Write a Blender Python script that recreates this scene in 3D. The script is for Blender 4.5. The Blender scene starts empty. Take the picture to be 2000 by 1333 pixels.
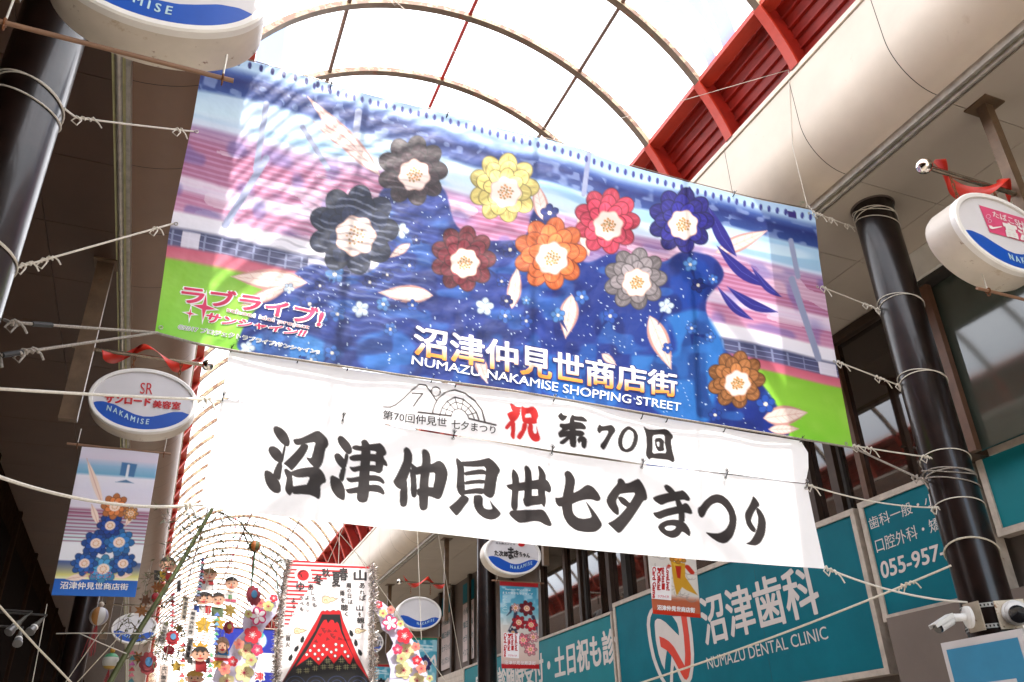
import bpy, bmesh, math, random
import numpy as np
from mathutils import Vector, Matrix
random.seed(7)
PI = math.pi

# ------------------------------------------------------------------ camera
# world: Y runs down the arcade, X across it (left to right), Z up; metres
FPX = 1615.505
RC = Matrix(((0.92592724, -0.15689257, -0.34357455),
             (-0.3768041, -0.44638726, -0.81163852),
             (-0.02602725, 0.88097851, -0.47243988)))
CAM = Vector((0.0, 0.0, 1.6))
scene = bpy.context.scene
cd = bpy.data.cameras.new('camera')
cam = bpy.data.objects.new('camera', cd)
scene.collection.objects.link(cam)
cam.matrix_world = Matrix.Translation(CAM) @ RC.to_4x4()
cd.sensor_width = 36.0
cd.lens = 36.0 * FPX / 2000.0
cd.clip_start = 0.05
cd.clip_end = 2000
scene.camera = cam

# ------------------------------------------------------------------ sky, sun, exposure
SUN_EL, SUN_AZ = math.radians(56), math.radians(179)     # azimuth from +Y, clockwise
world = bpy.data.worlds.new('World')
scene.world = world
world.use_nodes = True
wn = world.node_tree
bg = wn.nodes['Background']
sky = wn.nodes.new('ShaderNodeTexSky')
sky.sky_type = 'NISHITA'
sky.sun_disc = False
sky.sun_elevation = SUN_EL
sky.sun_rotation = SUN_AZ
wn.links.new(sky.outputs[0], bg.inputs[0])
bg.inputs[1].default_value = 0.12
sd = bpy.data.lights.new('sun', 'SUN')
sd.energy = 5.0
sd.angle = math.radians(0.5)
sd.color = (1.0, 0.95, 0.88)
sun = bpy.data.objects.new('sun', sd)
scene.collection.objects.link(sun)
sdir = Vector((math.sin(SUN_AZ) * math.cos(SUN_EL), math.cos(SUN_AZ) * math.cos(SUN_EL), math.sin(SUN_EL)))
sun.rotation_euler = sdir.to_track_quat('Z', 'Y').to_euler()
sun.location = (0, 0, 40)
vs = scene.view_settings
vs.view_transform = 'Standard'
vs.look = 'None'
vs.gamma = 1.0
vs.exposure = 2.3
scene.cycles.max_bounces = 10
scene.cycles.diffuse_bounces = 6
scene.cycles.transparent_max_bounces = 16
scene.cycles.sample_clamp_indirect = 6.0
try:
    scene.cycles.use_denoising = True
except Exception:
    pass

# ------------------------------------------------------------------ helpers
def ray(px, py):
    return RC @ Vector((px - 1000.0, -(py - 666.5), -FPX))
def at(px, py, **k):
    """point of the world plane X=.. / Y=.. / Z=.. seen at a photo pixel"""
    d = ray(px, py)
    (a, v), = k.items()
    i = 'XYZ'.index(a)
    return CAM + d * ((v - CAM[i]) / d[i])

MATS = {}
def mat(name, col, rough=0.6, metal=0.0, var=0.12, vscale=6.0, bump=0.0, bscale=40.0, spec=0.5,
        rust=0.0, rscale=5.0, rcol=(0.16, 0.05, 0.015), coat=0.0, trans=0.0, spots=None):
    """procedural principled material: noise-varied colour, optional rust patches, bump, translucency"""
    if name in MATS:
        return MATS[name]
    m = bpy.data.materials.new(name)
    m.use_nodes = True
    nt = m.node_tree
    p = nt.nodes['Principled BSDF']
    p.inputs['Roughness'].default_value = rough
    p.inputs['Metallic'].default_value = metal
    p.inputs['Specular IOR Level'].default_value = spec
    if coat:
        p.inputs['Coat Weight'].default_value = coat
        p.inputs['Coat Roughness'].default_value = 0.08
    tc = nt.nodes.new('ShaderNodeTexCoord')
    def noise(scale, detail=5.0, rgh=0.6):
        n = nt.nodes.new('ShaderNodeTexNoise')
        n.inputs['Scale'].default_value = scale
        n.inputs['Detail'].default_value = detail
        n.inputs['Roughness'].default_value = rgh
        nt.links.new(tc.outputs['Object'], n.inputs['Vector'])
        return n
    n1 = noise(vscale)
    rp = nt.nodes.new('ShaderNodeValToRGB')
    rp.color_ramp.elements[0].position = 0.3
    rp.color_ramp.elements[1].position = 0.7
    rp.color_ramp.elements[0].color = tuple(c * (1 - var) for c in col) + (1,)
    rp.color_ramp.elements[1].color = tuple(min(1, c * (1 + var)) for c in col) + (1,)
    nt.links.new(n1.outputs['Fac'], rp.inputs['Fac'])
    out = rp.outputs['Color']
    def patches(out, amount, scale, c):
        n2 = noise(scale, 8.0, 0.68)
        r2 = nt.nodes.new('ShaderNodeValToRGB')
        r2.color_ramp.elements[0].position = max(0.0, 0.72 - 0.3 * amount)
        r2.color_ramp.elements[1].position = max(0.0, 0.72 - 0.3 * amount) + 0.07
        r2.color_ramp.elements[0].color = (0, 0, 0, 1)
        r2.color_ramp.elements[1].color = (1, 1, 1, 1)
        nt.links.new(n2.outputs['Fac'], r2.inputs['Fac'])
        mx = nt.nodes.new('ShaderNodeMix')
        mx.data_type = 'RGBA'
        nt.links.new(r2.outputs['Color'], mx.inputs['Factor'])
        nt.links.new(out, mx.inputs[6])
        mx.inputs[7].default_value = tuple(c) + (1,)
        return mx.outputs[2]
    if rust:
        out = patches(out, rust, rscale, rcol)
    if spots:
        out = patches(out, spots[0], spots[1], spots[2])
    nt.links.new(out, p.inputs['Base Color'])
    if bump:
        n3 = noise(bscale, 4.0)
        b = nt.nodes.new('ShaderNodeBump')
        b.inputs['Strength'].default_value = bump
        b.inputs['Distance'].default_value = 0.01
        nt.links.new(n3.outputs['Fac'], b.inputs['Height'])
        nt.links.new(b.outputs['Normal'], p.inputs['Normal'])
    if trans:
        t = nt.nodes.new('ShaderNodeBsdfTranslucent')
        nt.links.new(out, t.inputs['Color'])
        ms = nt.nodes.new('ShaderNodeMixShader')
        ms.inputs[0].default_value = trans
        nt.links.new(p.outputs[0], ms.inputs[1])
        nt.links.new(t.outputs[0], ms.inputs[2])
        nt.links.new(ms.outputs[0], nt.nodes['Material Output'].inputs['Surface'])
    MATS[name] = m
    return m

def cloth_mat(name, trans=0.35, rough=0.55, bump=0.15):
    """printed cloth: the print's pigment sits in the colour attribute 'ink'"""
    if name in MATS:
        return MATS[name]
    m = bpy.data.materials.new(name)
    m.use_nodes = True
    nt = m.node_tree
    p = nt.nodes['Principled BSDF']
    p.inputs['Roughness'].default_value = rough
    a = nt.nodes.new('ShaderNodeVertexColor')
    a.layer_name = 'ink'
    nt.links.new(a.outputs[0], p.inputs['Base Color'])
    t = nt.nodes.new('ShaderNodeBsdfTranslucent')
    nt.links.new(a.outputs[0], t.inputs['Color'])
    tc = nt.nodes.new('ShaderNodeTexCoord')
    n = nt.nodes.new('ShaderNodeTexNoise')
    n.inputs['Scale'].default_value = 5.0
    n.inputs['Detail'].default_value = 3.0
    nt.links.new(tc.outputs['Object'], n.inputs['Vector'])
    b = nt.nodes.new('ShaderNodeBump')
    b.inputs['Strength'].default_value = bump
    b.inputs['Distance'].default_value = 0.06
    nt.links.new(n.outputs['Fac'], b.inputs['Height'])
    nt.links.new(b.outputs['Normal'], p.inputs['Normal'])
    ms = nt.nodes.new('ShaderNodeMixShader')
    ms.inputs[0].default_value = trans
    nt.links.new(p.outputs[0], ms.inputs[1])
    nt.links.new(t.outputs[0], ms.inputs[2])
    nt.links.new(ms.outputs[0], nt.nodes['Material Output'].inputs['Surface'])
    MATS[name] = m
    return m

def tag(o, label=None, cat=None, group=None, kind=None):
    if label: o['label'] = label
    if cat: o['category'] = cat
    if group: o['group'] = group
    if kind: o['kind'] = kind
    return o
def empty(name, loc, label=None, cat=None, group=None):
    o = bpy.data.objects.new(name, None)
    scene.collection.objects.link(o)
    o.location = loc
    o.empty_display_size = 0.1
    return tag(o, label, cat, group)
def wloc(o):
    v = Vector((0, 0, 0))
    while o is not None:
        v += Vector(o.location)
        o = o.parent
    return v

class MB:
    """collects shapes in world coordinates; build() links them as ONE mesh object"""
    def __init__(s):
        s.v, s.f, s.m = [], [], []
    def add(s, vs_, fs, mi=0):
        k = len(s.v)
        s.v += [tuple(v) for v in vs_]
        for f in fs:
            s.f.append(tuple(i + k for i in f))
            s.m.append(mi)
        return s
    def box(s, c, d, mi=0, ax=None):
        c = Vector(c)
        ax = ax or (Vector((1, 0, 0)), Vector((0, 1, 0)), Vector((0, 0, 1)))
        vs_ = []
        for z in (-1, 1):
            for y in (-1, 1):
                for x in (-1, 1):
                    vs_.append(c + ax[0] * (x * d[0] / 2) + ax[1] * (y * d[1] / 2) + ax[2] * (z * d[2] / 2))
        return s.add(vs_, [(0, 2, 3, 1), (4, 5, 7, 6), (0, 1, 5, 4), (2, 6, 7, 3), (0, 4, 6, 2), (1, 3, 7, 5)], mi)
    def bb(s, x0, x1, y0, y1, z0, z1, mi=0):
        return s.box(((x0 + x1) / 2, (y0 + y1) / 2, (z0 + z1) / 2), (abs(x1 - x0), abs(y1 - y0), abs(z1 - z0)), mi)
    def bar(s, a, b, w, h, mi=0, up=(0, 0, 1)):
        a, b = Vector(a), Vector(b)
        z = (b - a)
        L = z.length
        z.normalize()
        u = Vector(up)
        if abs(z.dot(u)) > 0.95: u = Vector((1, 0, 0))
        x = u.cross(z).normalized()
        y = z.cross(x)
        return s.box((a + b) / 2, (w, h, L), mi, (x, y, z))
    def tube(s, pts, r, seg=8, mi=0, closed=False, cap=True):
        pts = [Vector(p) for p in pts]
        n = len(pts)
        rr = r if isinstance(r, (list, tuple)) else [r] * n
        u = None
        vs_ = []
        for i, p in enumerate(pts):
            if closed:
                t = pts[(i + 1) % n] - pts[i - 1]
            else:
                t = pts[min(i + 1, n - 1)] - pts[max(i - 1, 0)]
            if t.length < 1e-9: t = Vector((0, 0, 1))
            t.normalize()
            if u is None:
                u = t.orthogonal().normalized()
            else:
                u = u - t * u.dot(t)
                u = u.normalized() if u.length > 1e-6 else t.orthogonal().normalized()
            w = t.cross(u)
            for k in range(seg):
                a = 2 * PI * k / seg
                vs_.append(p + (u * math.cos(a) + w * math.sin(a)) * rr[i])
        fs = []
        for i in range(n if closed else n - 1):
            j = (i + 1) % n
            for k in range(seg):
                k2 = (k + 1) % seg
                fs.append((i * seg + k, i * seg + k2, j * seg + k2, j * seg + k))
        if cap and not closed:
            fs.append(tuple(range(seg - 1, -1, -1)))
            fs.append(tuple((n - 1) * seg + k for k in range(seg)))
        return s.add(vs_, fs, mi)
    def sphere(s, c, r, seg=14, rings=9, mi=0, sc=(1, 1, 1)):
        c = Vector(c)
        vs_, fs = [], []
        for i in range(rings + 1):
            th = PI * i / rings
            for k in range(seg):
                a = 2 * PI * k / seg
                vs_.append(c + Vector((math.sin(th) * math.cos(a) * r * sc[0], math.sin(th) * math.sin(a) * r * sc[1], math.cos(th) * r * sc[2])))
        for i in range(rings):
            for k in range(seg):
                k2 = (k + 1) % seg
                fs.append((i * seg + k, (i + 1) * seg + k, (i + 1) * seg + k2, i * seg + k2))
        return s.add(vs_, fs, mi)
    def sweep(s, prof, y0, y1, mi=0, closed=False):
        """profile of (x, z) points run along Y"""
        n = len(prof)
        vs_ = [(x, y0, z) for x, z in prof] + [(x, y1, z) for x, z in prof]
        fs = [(i, (i + 1) % n, n + (i + 1) % n, n + i) for i in range(n if closed else n - 1)]
        if closed:
            fs += [tuple(range(n - 1, -1, -1)), tuple(range(n, 2 * n))]
        return s.add(vs_, fs, mi)
    def prism(s, pts, off, mi=0):
        """closed 3-D outline thickened by the vector off"""
        n = len(pts)
        off = Vector(off)
        vs_ = [Vector(p) for p in pts] + [Vector(p) + off for p in pts]
        fs = [tuple(range(n - 1, -1, -1)), tuple(range(n, 2 * n))]
        fs += [(i, (i + 1) % n, n + (i + 1) % n, n + i) for i in range(n)]
        return s.add(vs_, fs, mi)
    def build(s, name, mats, parent=None, smooth=False, loc=None, angle=None):
        me = bpy.data.meshes.new(name)
        o = bpy.data.objects.new(name, me)
        scene.collection.objects.link(o)
        if parent is not None:
            o.parent = parent
            base = wloc(parent)
        else:
            base = Vector(loc) if loc is not None else Vector((0, 0, 0))
            o.location = base
        me.from_pydata([(v[0] - base.x, v[1] - base.y, v[2] - base.z) for v in s.v], [], s.f)
        for m in (mats if isinstance(mats, (list, tuple)) else [mats]):
            me.materials.append(m)
        me.polygons.foreach_set('material_index', s.m)
        bm = bmesh.new()
        bm.from_mesh(me)
        bmesh.ops.recalc_face_normals(bm, faces=bm.faces)
        bm.to_mesh(me)
        bm.free()
        if smooth:
            me.polygons.foreach_set('use_smooth', [True] * len(me.polygons))
            me.set_sharp_from_angle(angle=math.radians(angle or 40))
        me.update()
        return o

# ------------------------------------------------------------------ ground and the street's two sides
XL_TRIM, XR_TRIM, SOFFIT = -0.92, 5.68, 6.84
XL_FAS, XR_FAS, FAS_TOP = -0.12, 5.22, 8.06
XC, ZC, RAD = 2.45, 7.26, 2.92          # the roof arch
MOD = 1.15                              # bay module along the street
Y0, Y1 = -13.0, 98.0
PIL_L, PIL_R = -1.24, 6.27
PIL_YL, PIL_YR, PIL_RAD = 4.6, 5.0, 0.20

M_PAVE = mat('paving', (0.42, 0.37, 0.31), 0.7, var=0.2, vscale=2.5, bump=0.2)
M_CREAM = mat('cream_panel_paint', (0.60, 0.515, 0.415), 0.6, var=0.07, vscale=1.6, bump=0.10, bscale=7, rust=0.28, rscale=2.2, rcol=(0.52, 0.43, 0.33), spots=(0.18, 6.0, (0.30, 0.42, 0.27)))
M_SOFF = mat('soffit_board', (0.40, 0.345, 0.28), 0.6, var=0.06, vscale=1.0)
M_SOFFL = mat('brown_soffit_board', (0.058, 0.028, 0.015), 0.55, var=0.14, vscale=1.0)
M_STEEL = mat('dull_steel_pipe', (0.40, 0.37, 0.32), 0.38, 0.45, var=0.25, vscale=9, rust=0.25)
M_OLIVE = mat('olive_strip', (0.42, 0.40, 0.20), 0.6, var=0.2)
M_DARK = mat('dark_recess_and_shadow', (0.02, 0.016, 0.013), 0.7)
M_REDP = mat('red_roof_paint', (0.27, 0.009, 0.002), 0.5, var=0.25, vscale=5, rust=0.25, rscale=7, rcol=(0.10, 0.022, 0.015))
M_REDP2 = mat('bright_red_roof_paint', (0.43, 0.032, 0.012), 0.5, var=0.15, vscale=5, rust=0.2, rscale=7, rcol=(0.14, 0.03, 0.02))
M_RIB = mat('rusty_white_rib_paint', (0.25, 0.18, 0.10), 0.6, var=0.15, vscale=6, rust=0.85, rscale=7.0, rcol=(0.10, 0.036, 0.010))  # real rust, patches widened to darken far ribs whose sides stand in shade
M_RIBU = mat('brown_rib_underside', (0.115, 0.078, 0.050), 0.6, var=0.25, vscale=6, rust=0.45, rscale=7.0)  # darker brown tone for the rib undersides
for m_ in (M_RIB, M_RIBU):                # rust patches differ from rib to rib
    nt_ = m_.node_tree
    geo = nt_.nodes.new('ShaderNodeNewGeometry')
    for n_ in nt_.nodes:
        if n_.type == 'TEX_NOISE': nt_.links.new(geo.outputs['Position'], n_.inputs['Vector'])
M_PURL = mat('brown_purlin_paint', (0.10, 0.05, 0.03), 0.6, var=0.3, vscale=9, rust=0.4)
M_PILLAR = mat('dark_brown_gloss_paint', (0.009, 0.004, 0.003), 0.30, var=0.6, vscale=5, bump=0.10, bscale=9, spec=0.3, coat=0.22, rust=0.08, rscale=16, rcol=(0.12, 0.02, 0.012))

g = MB()
g.bb(-9, 15, -30, 140, -0.12, 0.0)
tag(g.build('ground', M_PAVE), kind='structure')

# translucent roof glazing: milky polycarbonate, a little of it clear
gm = bpy.data.materials.new('milky_roof_glazing')
gm.use_nodes = True
nt = gm.node_tree
for n in list(nt.nodes):
    if n.type == 'BSDF_PRINCIPLED': nt.nodes.remove(n)
tr = nt.nodes.new('ShaderNodeBsdfTranslucent')
tr.inputs[0].default_value = (0.97, 0.96, 0.94, 1)
tp = nt.nodes.new('ShaderNodeBsdfTransparent')
tp.inputs[0].default_value = (1, 1, 1, 1)
mx = nt.nodes.new('ShaderNodeMixShader')
mx.inputs[0].default_value = 0.30
# ripple mask added to unseen sheets left of the ridge, to dapple the sunlight
tcg = nt.nodes.new('ShaderNodeTexCoord')
wvg = nt.nodes.new('ShaderNodeTexWave')
wvg.wave_type = 'BANDS'
wvg.bands_direction = 'Y'
wvg.inputs['Scale'].default_value = 3.6
wvg.inputs['Distortion'].default_value = 5.0
wvg.inputs['Detail'].default_value = 2.0
wvg.inputs['Detail Scale'].default_value = 1.3
nt.links.new(tcg.outputs['Object'], wvg.inputs['Vector'])
sep = nt.nodes.new('ShaderNodeSeparateXYZ')
nt.links.new(tcg.outputs['Object'], sep.inputs[0])
def mrange(out, a, b, c, d):
    n = nt.nodes.new('ShaderNodeMapRange')
    n.interpolation_type = 'SMOOTHSTEP'
    n.inputs[1].default_value, n.inputs[2].default_value, n.inputs[3].default_value, n.inputs[4].default_value = a, b, c, d
    nt.links.new(out, n.inputs[0])
    return n.outputs[0]
def mmul(p_, q_):
    n = nt.nodes.new('ShaderNodeMath'); n.operation = 'MULTIPLY'
    nt.links.new(p_, n.inputs[0]); nt.links.new(q_, n.inputs[1])
    return n.outputs[0]
mask = mmul(mmul(mrange(sep.outputs[0], -0.1, 0.6, 1.0, 0.0), mrange(sep.outputs[1], -0.4, 0.6, 0.0, 1.0)), mrange(sep.outputs[1], 2.9, 3.6, 1.0, 0.0))
rip = mrange(wvg.outputs['Fac'], 0.38, 0.62, 0.0, 0.72)
mxf = nt.nodes.new('ShaderNodeMix')
nt.links.new(mask, mxf.inputs[0])
mxf.inputs[2].default_value = 0.30
nt.links.new(rip, mxf.inputs[3])
nt.links.new(mxf.outputs[0], mx.inputs[0])
nt.links.new(tr.outputs[0], mx.inputs[1])
nt.links.new(tp.outputs[0], mx.inputs[2])
nt.links.new(mx.outputs[0], nt.nodes['Material Output'].inputs['Surface'])

A0 = math.asin((8.82 - ZC) / RAD)       # where the glazing starts above the red band
def arc(r, a):                          # angle measured from +X
    return (XC + r * math.cos(a), ZC + r * math.sin(a))
roof = empty('arcade_roof', (XC, 0, FAS_TOP), 'barrel vault arcade roof of rusty white ribs and milky panels between two red bands', 'roof')
NA = 34
panel_edges = []
nb = int((Y1 - Y0) / MOD)
ribY = [5.72 + MOD * k for k in range(-16, 80)]
for k in range(len(ribY) - 1):
    pb = MB()
    prof = [arc(RAD + 0.032, A0 + (PI - 2 * A0) * i / NA) for i in range(NA + 1)]
    pb.sweep(prof, ribY[k] + 0.002, ribY[k + 1] - 0.002)
    pb.build('roof_panel', gm, roof, smooth=True)
def rib_mesh():
    b = MB()
    r0, r1, w = RAD - 0.05, RAD + 0.022, 0.05
    def band(a0, a1, n, r0, r1, w, ms, mu):
        vs_ = []
        for i in range(n + 1):
            a = a0 + (a1 - a0) * i / n
            for r, y in ((r0, -w), (r1, -w), (r1, w), (r0, w)):
                x, z = arc(r, a)
                vs_.append((x, y, z))
        for i in range(n):
            o = i * 4
            b.add([vs_[o + j] for j in range(8)], [(0, 1, 5, 4), (1, 2, 6, 5), (2, 3, 7, 6)], ms)
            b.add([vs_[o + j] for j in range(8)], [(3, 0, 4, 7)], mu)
    AL = math.asin((FAS_TOP + 0.012 - ZC) / RAD)
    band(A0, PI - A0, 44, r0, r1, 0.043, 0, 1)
    for s0, s1 in ((AL, A0), (PI - A0, PI - AL)):
        band(s0, s1, 8, r0 - 0.02, r0 + 0.012, 0.055, 3, 3)       # flange
        band(s0, s1, 8, r0 + 0.012, RAD + 0.19, 0.014, 2, 2)        # web
    return b
rb = rib_mesh()
first = None
for y in ribY:
    if first is None:
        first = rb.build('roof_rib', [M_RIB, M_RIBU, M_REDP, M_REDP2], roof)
        first.location.y = y
        # mesh was built at y = 0 in world terms
        o = first
    else:
        o = first.copy()
        scene.collection.objects.link(o)
        o.parent = roof
        o.location.y = y
for x_, z_, m_, r_, nm in ((arc(RAD - 0.01, PI / 2)) + (M_REDP, 0.026, 'purlin'), arc(RAD - 0.01, PI / 2 - 0.545) + (M_PURL, 0.026, 'purlin'), arc(RAD - 0.01, PI / 2 + 0.545) + (M_PURL, 0.026, 'purlin')):
    b = MB()
    b.tube([(x_, ribY[0], z_), (x_, ribY[-1], z_)], r_, 8)
    b.build(nm, m_, roof, smooth=True)
for sgn in (1, -1):
    # red corrugated band below the glazing, its top rail and bottom angle
    b = MB()
    prof = []
    AL = math.asin((FAS_TOP - 0.05 - ZC) / RAD)
    nr = 7
    for i in range(nr):
        for f, d in ((0.0, 0.0), (0.32, 0.0), (0.42, -0.035), (0.58, -0.035), (0.68, 0.0)):
            a = AL + (A0 - AL) * (i + f) / nr
            x, z = arc(RAD + 0.20 + d, a)
            prof.append((XC + sgn * (x - XC), z))
    x, z = arc(RAD + 0.20, A0 + 0.03)
    prof.append((XC + sgn * (x - XC), z))
    b.sweep(prof, ribY[0], ribY[-1])
    b.build('red_corrugated_band', M_REDP, roof)
    b = MB()
    x, z = arc(RAD, A0)
    x = XC + sgn * (x - XC)
    b.bb(x - 0.04 if sgn > 0 else x - 0.13, x + 0.13 if sgn > 0 else x + 0.04, ribY[0], ribY[-1], z - 0.035, z + 0.03)
    b.build('top_rail', M_REDP2, roof)

# unseen boards added above the glazing, outlined to shade a few panes
def roof_hit(px, py):
    d = ray(px, py)
    ox, oz = CAM.x - XC, CAM.z - ZC
    a, b_, c = d.x * d.x + d.z * d.z, 2 * (ox * d.x + oz * d.z), ox * ox + oz * oz - (RAD + 0.03) ** 2
    return CAM + d * ((-b_ + math.sqrt(b_ * b_ - 4 * a * c)) / (2 * a))
for pl in (((1240, -40), (1275, -40), (1300, -10), (1404, 122), (1392, 144)), ((1292, -40), (1345, -40), (1398, 62), (1390, 56)), ((1362, -40), (1392, -40), (1442, 85), (1418, 108), (1406, 70)), ((497, 160), (505, 50), (560, 50), (546, 160))):
    b = MB()
    b.prism([roof_hit(*q) + sdir * 0.8 for q in pl], (0, 0, 0.03))
    b.build('added_shade_board', M_STEEL, roof)
# ------------------------------------------------------------------ the two canopies over the pavements
def canopy(sgn, label):
    xf = XR_FAS if sgn > 0 else XL_FAS
    xt = XR_TRIM if sgn > 0 else XL_TRIM
    xw = 8.4 if sgn > 0 else -3.6
    root = empty('pavement_canopy', (xt, 0, SOFFIT), label, 'canopy')
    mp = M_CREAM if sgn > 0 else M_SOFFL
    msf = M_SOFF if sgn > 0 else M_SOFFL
    # cove: vertical face that turns under in a quarter ellipse
    prof = [(xf, FAS_TOP - 0.07), (xf, FAS_TOP - 0.3)]
    zb = 7.42
    for i in range(13):
        a = PI / 2 * i / 12
        prof.append((xt + (xf - xt) * math.cos(a), SOFFIT + 0.05 + (zb - SOFFIT - 0.05) * (1 - math.sin(a))))
    ys = [3.56 + MOD * k for k in range(-14, 81)]
    for k in range(len(ys) - 1):
        b = MB()
        b.sweep(prof, ys[k] + 0.004, ys[k + 1] - 0.004)
        inner = [(x + sgn * 0.012, z + 0.006) for x, z in prof]
        b.sweep(inner, ys[k] - 0.004, ys[k + 1] + 0.004, 1)
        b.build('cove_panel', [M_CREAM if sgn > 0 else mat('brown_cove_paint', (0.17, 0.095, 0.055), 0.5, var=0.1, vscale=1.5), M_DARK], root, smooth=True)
    b = MB()
    b.bb(xf - sgn * 0.02, xf + sgn * 0.30, ys[0], ys[-1], FAS_TOP - 0.06, FAS_TOP)
    b.build('fascia_cap', mat('pale_cap_trim', (0.62, 0.52, 0.42), 0.5), root)
    # soffit boards
    b = MB()
    cuts = [xt + sgn * 0.13, xt + sgn * 0.80, xw] if sgn < 0 else [xt + 0.16, xt + 1.19, xw]
    for k in range(0, len(ys) - 1):
        for i in range(2):
            x0, x1 = sorted((cuts[i], cuts[i + 1]))
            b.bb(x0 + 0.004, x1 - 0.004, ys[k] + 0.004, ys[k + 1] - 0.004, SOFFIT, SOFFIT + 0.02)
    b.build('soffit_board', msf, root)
    b = MB()
    b.bb(min(xt, xw), max(xt, xw), ys[0], ys[-1], SOFFIT + 0.024, SOFFIT + 0.08)
    b.build('soffit_backing', M_DARK, root)
    # street-side trim: dark angle, olive strips, round pipe
    e = sgn
    def strip(a0, a1, z0, z1, m, nm):
        b = MB()
        b.bb(xt + e * a0, xt + e * a1, ys[0], ys[-1], z0, z1)
        b.build(nm, m, root)
    strip(-0.012, 0.024, SOFFIT - 0.03, SOFFIT + 0.06, M_STEEL, 'edge_angle')
    strip(0.024, 0.052, SOFFIT - 0.004, SOFFIT + 0.02, M_OLIVE, 'olive_strip')
    b = MB()
    b.tube([(xt + e * 0.082, ys[0], SOFFIT - 0.012), (xt + e * 0.082, ys[-1], SOFFIT - 0.012)], 0.03, 12)
    b.build('conduit_pipe', M_STEEL, root, smooth=True)
    strip(0.112, 0.134, SOFFIT - 0.004, SOFFIT + 0.02, M_OLIVE, 'olive_strip')
    strip(0.134, 0.158, SOFFIT + 0.012, SOFFIT + 0.03, M_DARK, 'painted_shadow')  # dark strip standing in for the shadow beside the trim
    b = MB()
    b.bb(xf + sgn * 0.32, xw, ys[0], ys[-1], FAS_TOP - 0.055, FAS_TOP - 0.005)
    b.build('canopy_top', mat('canopy_roof_sheet', (0.3, 0.3, 0.3), 0.6), root)
    return root
canopy(1, 'cream canopy with curved cove edge and steel pipe trim above the dental clinic signs')
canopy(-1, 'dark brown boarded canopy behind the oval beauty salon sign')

# ------------------------------------------------------------------ pillars
def pillar(x, y, label):
    root = empty('arcade_pillar', (x, y, 0), label, 'pillar', 'dark steel pillars carrying the canopies')
    b = MB()
    b.tube([(x, y, 0.0), (x, y, SOFFIT)], PIL_RAD, 48)
    b.build('shaft', M_PILLAR, root, smooth=True)
    b = MB()
    n = 40
    b.tube([(x, y, SOFFIT - 0.012), (x, y, SOFFIT + 0.003)], PIL_RAD + 0.02, n)
    b.build('collar', mat('pillar_collar', (0.09, 0.07, 0.06), 0.5), root, smooth=True)
    return root
pillar(PIL_R, 5.0, 'dark brown round pillar with white ropes and security cameras in front of the teal phone sign')
pillar(PIL_L, PIL_YL, 'glossy dark brown round pillar behind the large oval sign, roped to the banner')
pillar(6.43, 17.0, 'slim dark pillar between the red flag and the windows of the clinic')
pillar(PIL_L, 17.0, 'dark pillar in shadow under the flag of the beauty salon sign')
pillar(6.43, 29.0, 'far dark pillar half hidden by the flower board on the right')
# ------------------------------------------------------------------ lettering
_tc = {}
def text2d(s, bold=0.0, res=3):
    key = (s, bold, res)
    if key in _tc: return _tc[key]
    c = bpy.data.curves.new('lettering', 'FONT')
    c.body = s
    c.offset = bold
    c.resolution_u = res
    ob = bpy.data.objects.new('lettering', c)
    scene.collection.objects.link(ob)
    bpy.context.view_layer.update()
    me = bpy.data.meshes.new_from_object(ob.evaluated_get(bpy.context.evaluated_depsgraph_get()))
    vs_ = np.array([v.co[:2] for v in me.vertices], dtype=float)
    fs = [tuple(p.vertices) for p in me.polygons]
    bpy.data.objects.remove(ob)
    bpy.data.curves.remove(c)
    bpy.data.meshes.remove(me)
    lo, hi = vs_.min(0), vs_.max(0)
    uv = (vs_ - lo) / np.maximum(hi - lo, 1e-6)
    _tc[key] = (uv, fs)
    return _tc[key]

def lerp_poly(pts, t):
    """point at fraction t (0..1) of a polyline, by length"""
    if len(pts) == 2:
        return pts[0] + (pts[1] - pts[0]) * t
    L = [0.0]
    for i in range(len(pts) - 1): L.append(L[-1] + (pts[i + 1] - pts[i]).length)
    d = t * L[-1]
    if t < 0: return pts[0] + (pts[1] - pts[0]) * (d / max(1e-9, L[1]))
    for i in range(len(pts) - 1):
        if d <= L[i + 1] or i == len(pts) - 2:
            return pts[i] + (pts[i + 1] - pts[i]) * ((d - L[i]) / max(1e-9, L[i + 1] - L[i]))

class Flat:
    """a plane of the scene on which things are printed; n points to the side that is read"""
    def __init__(s, axis, value, n):
        s.k = {axis: value}
        s.n = Vector(n)
    def P(s, px, py, off=0.0):
        return at(px, py, **s.k) + s.n * off
    def base(s, px, py):
        return at(px, py, **s.k)
    def off(s, p, o):
        return p + s.n * o

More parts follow.
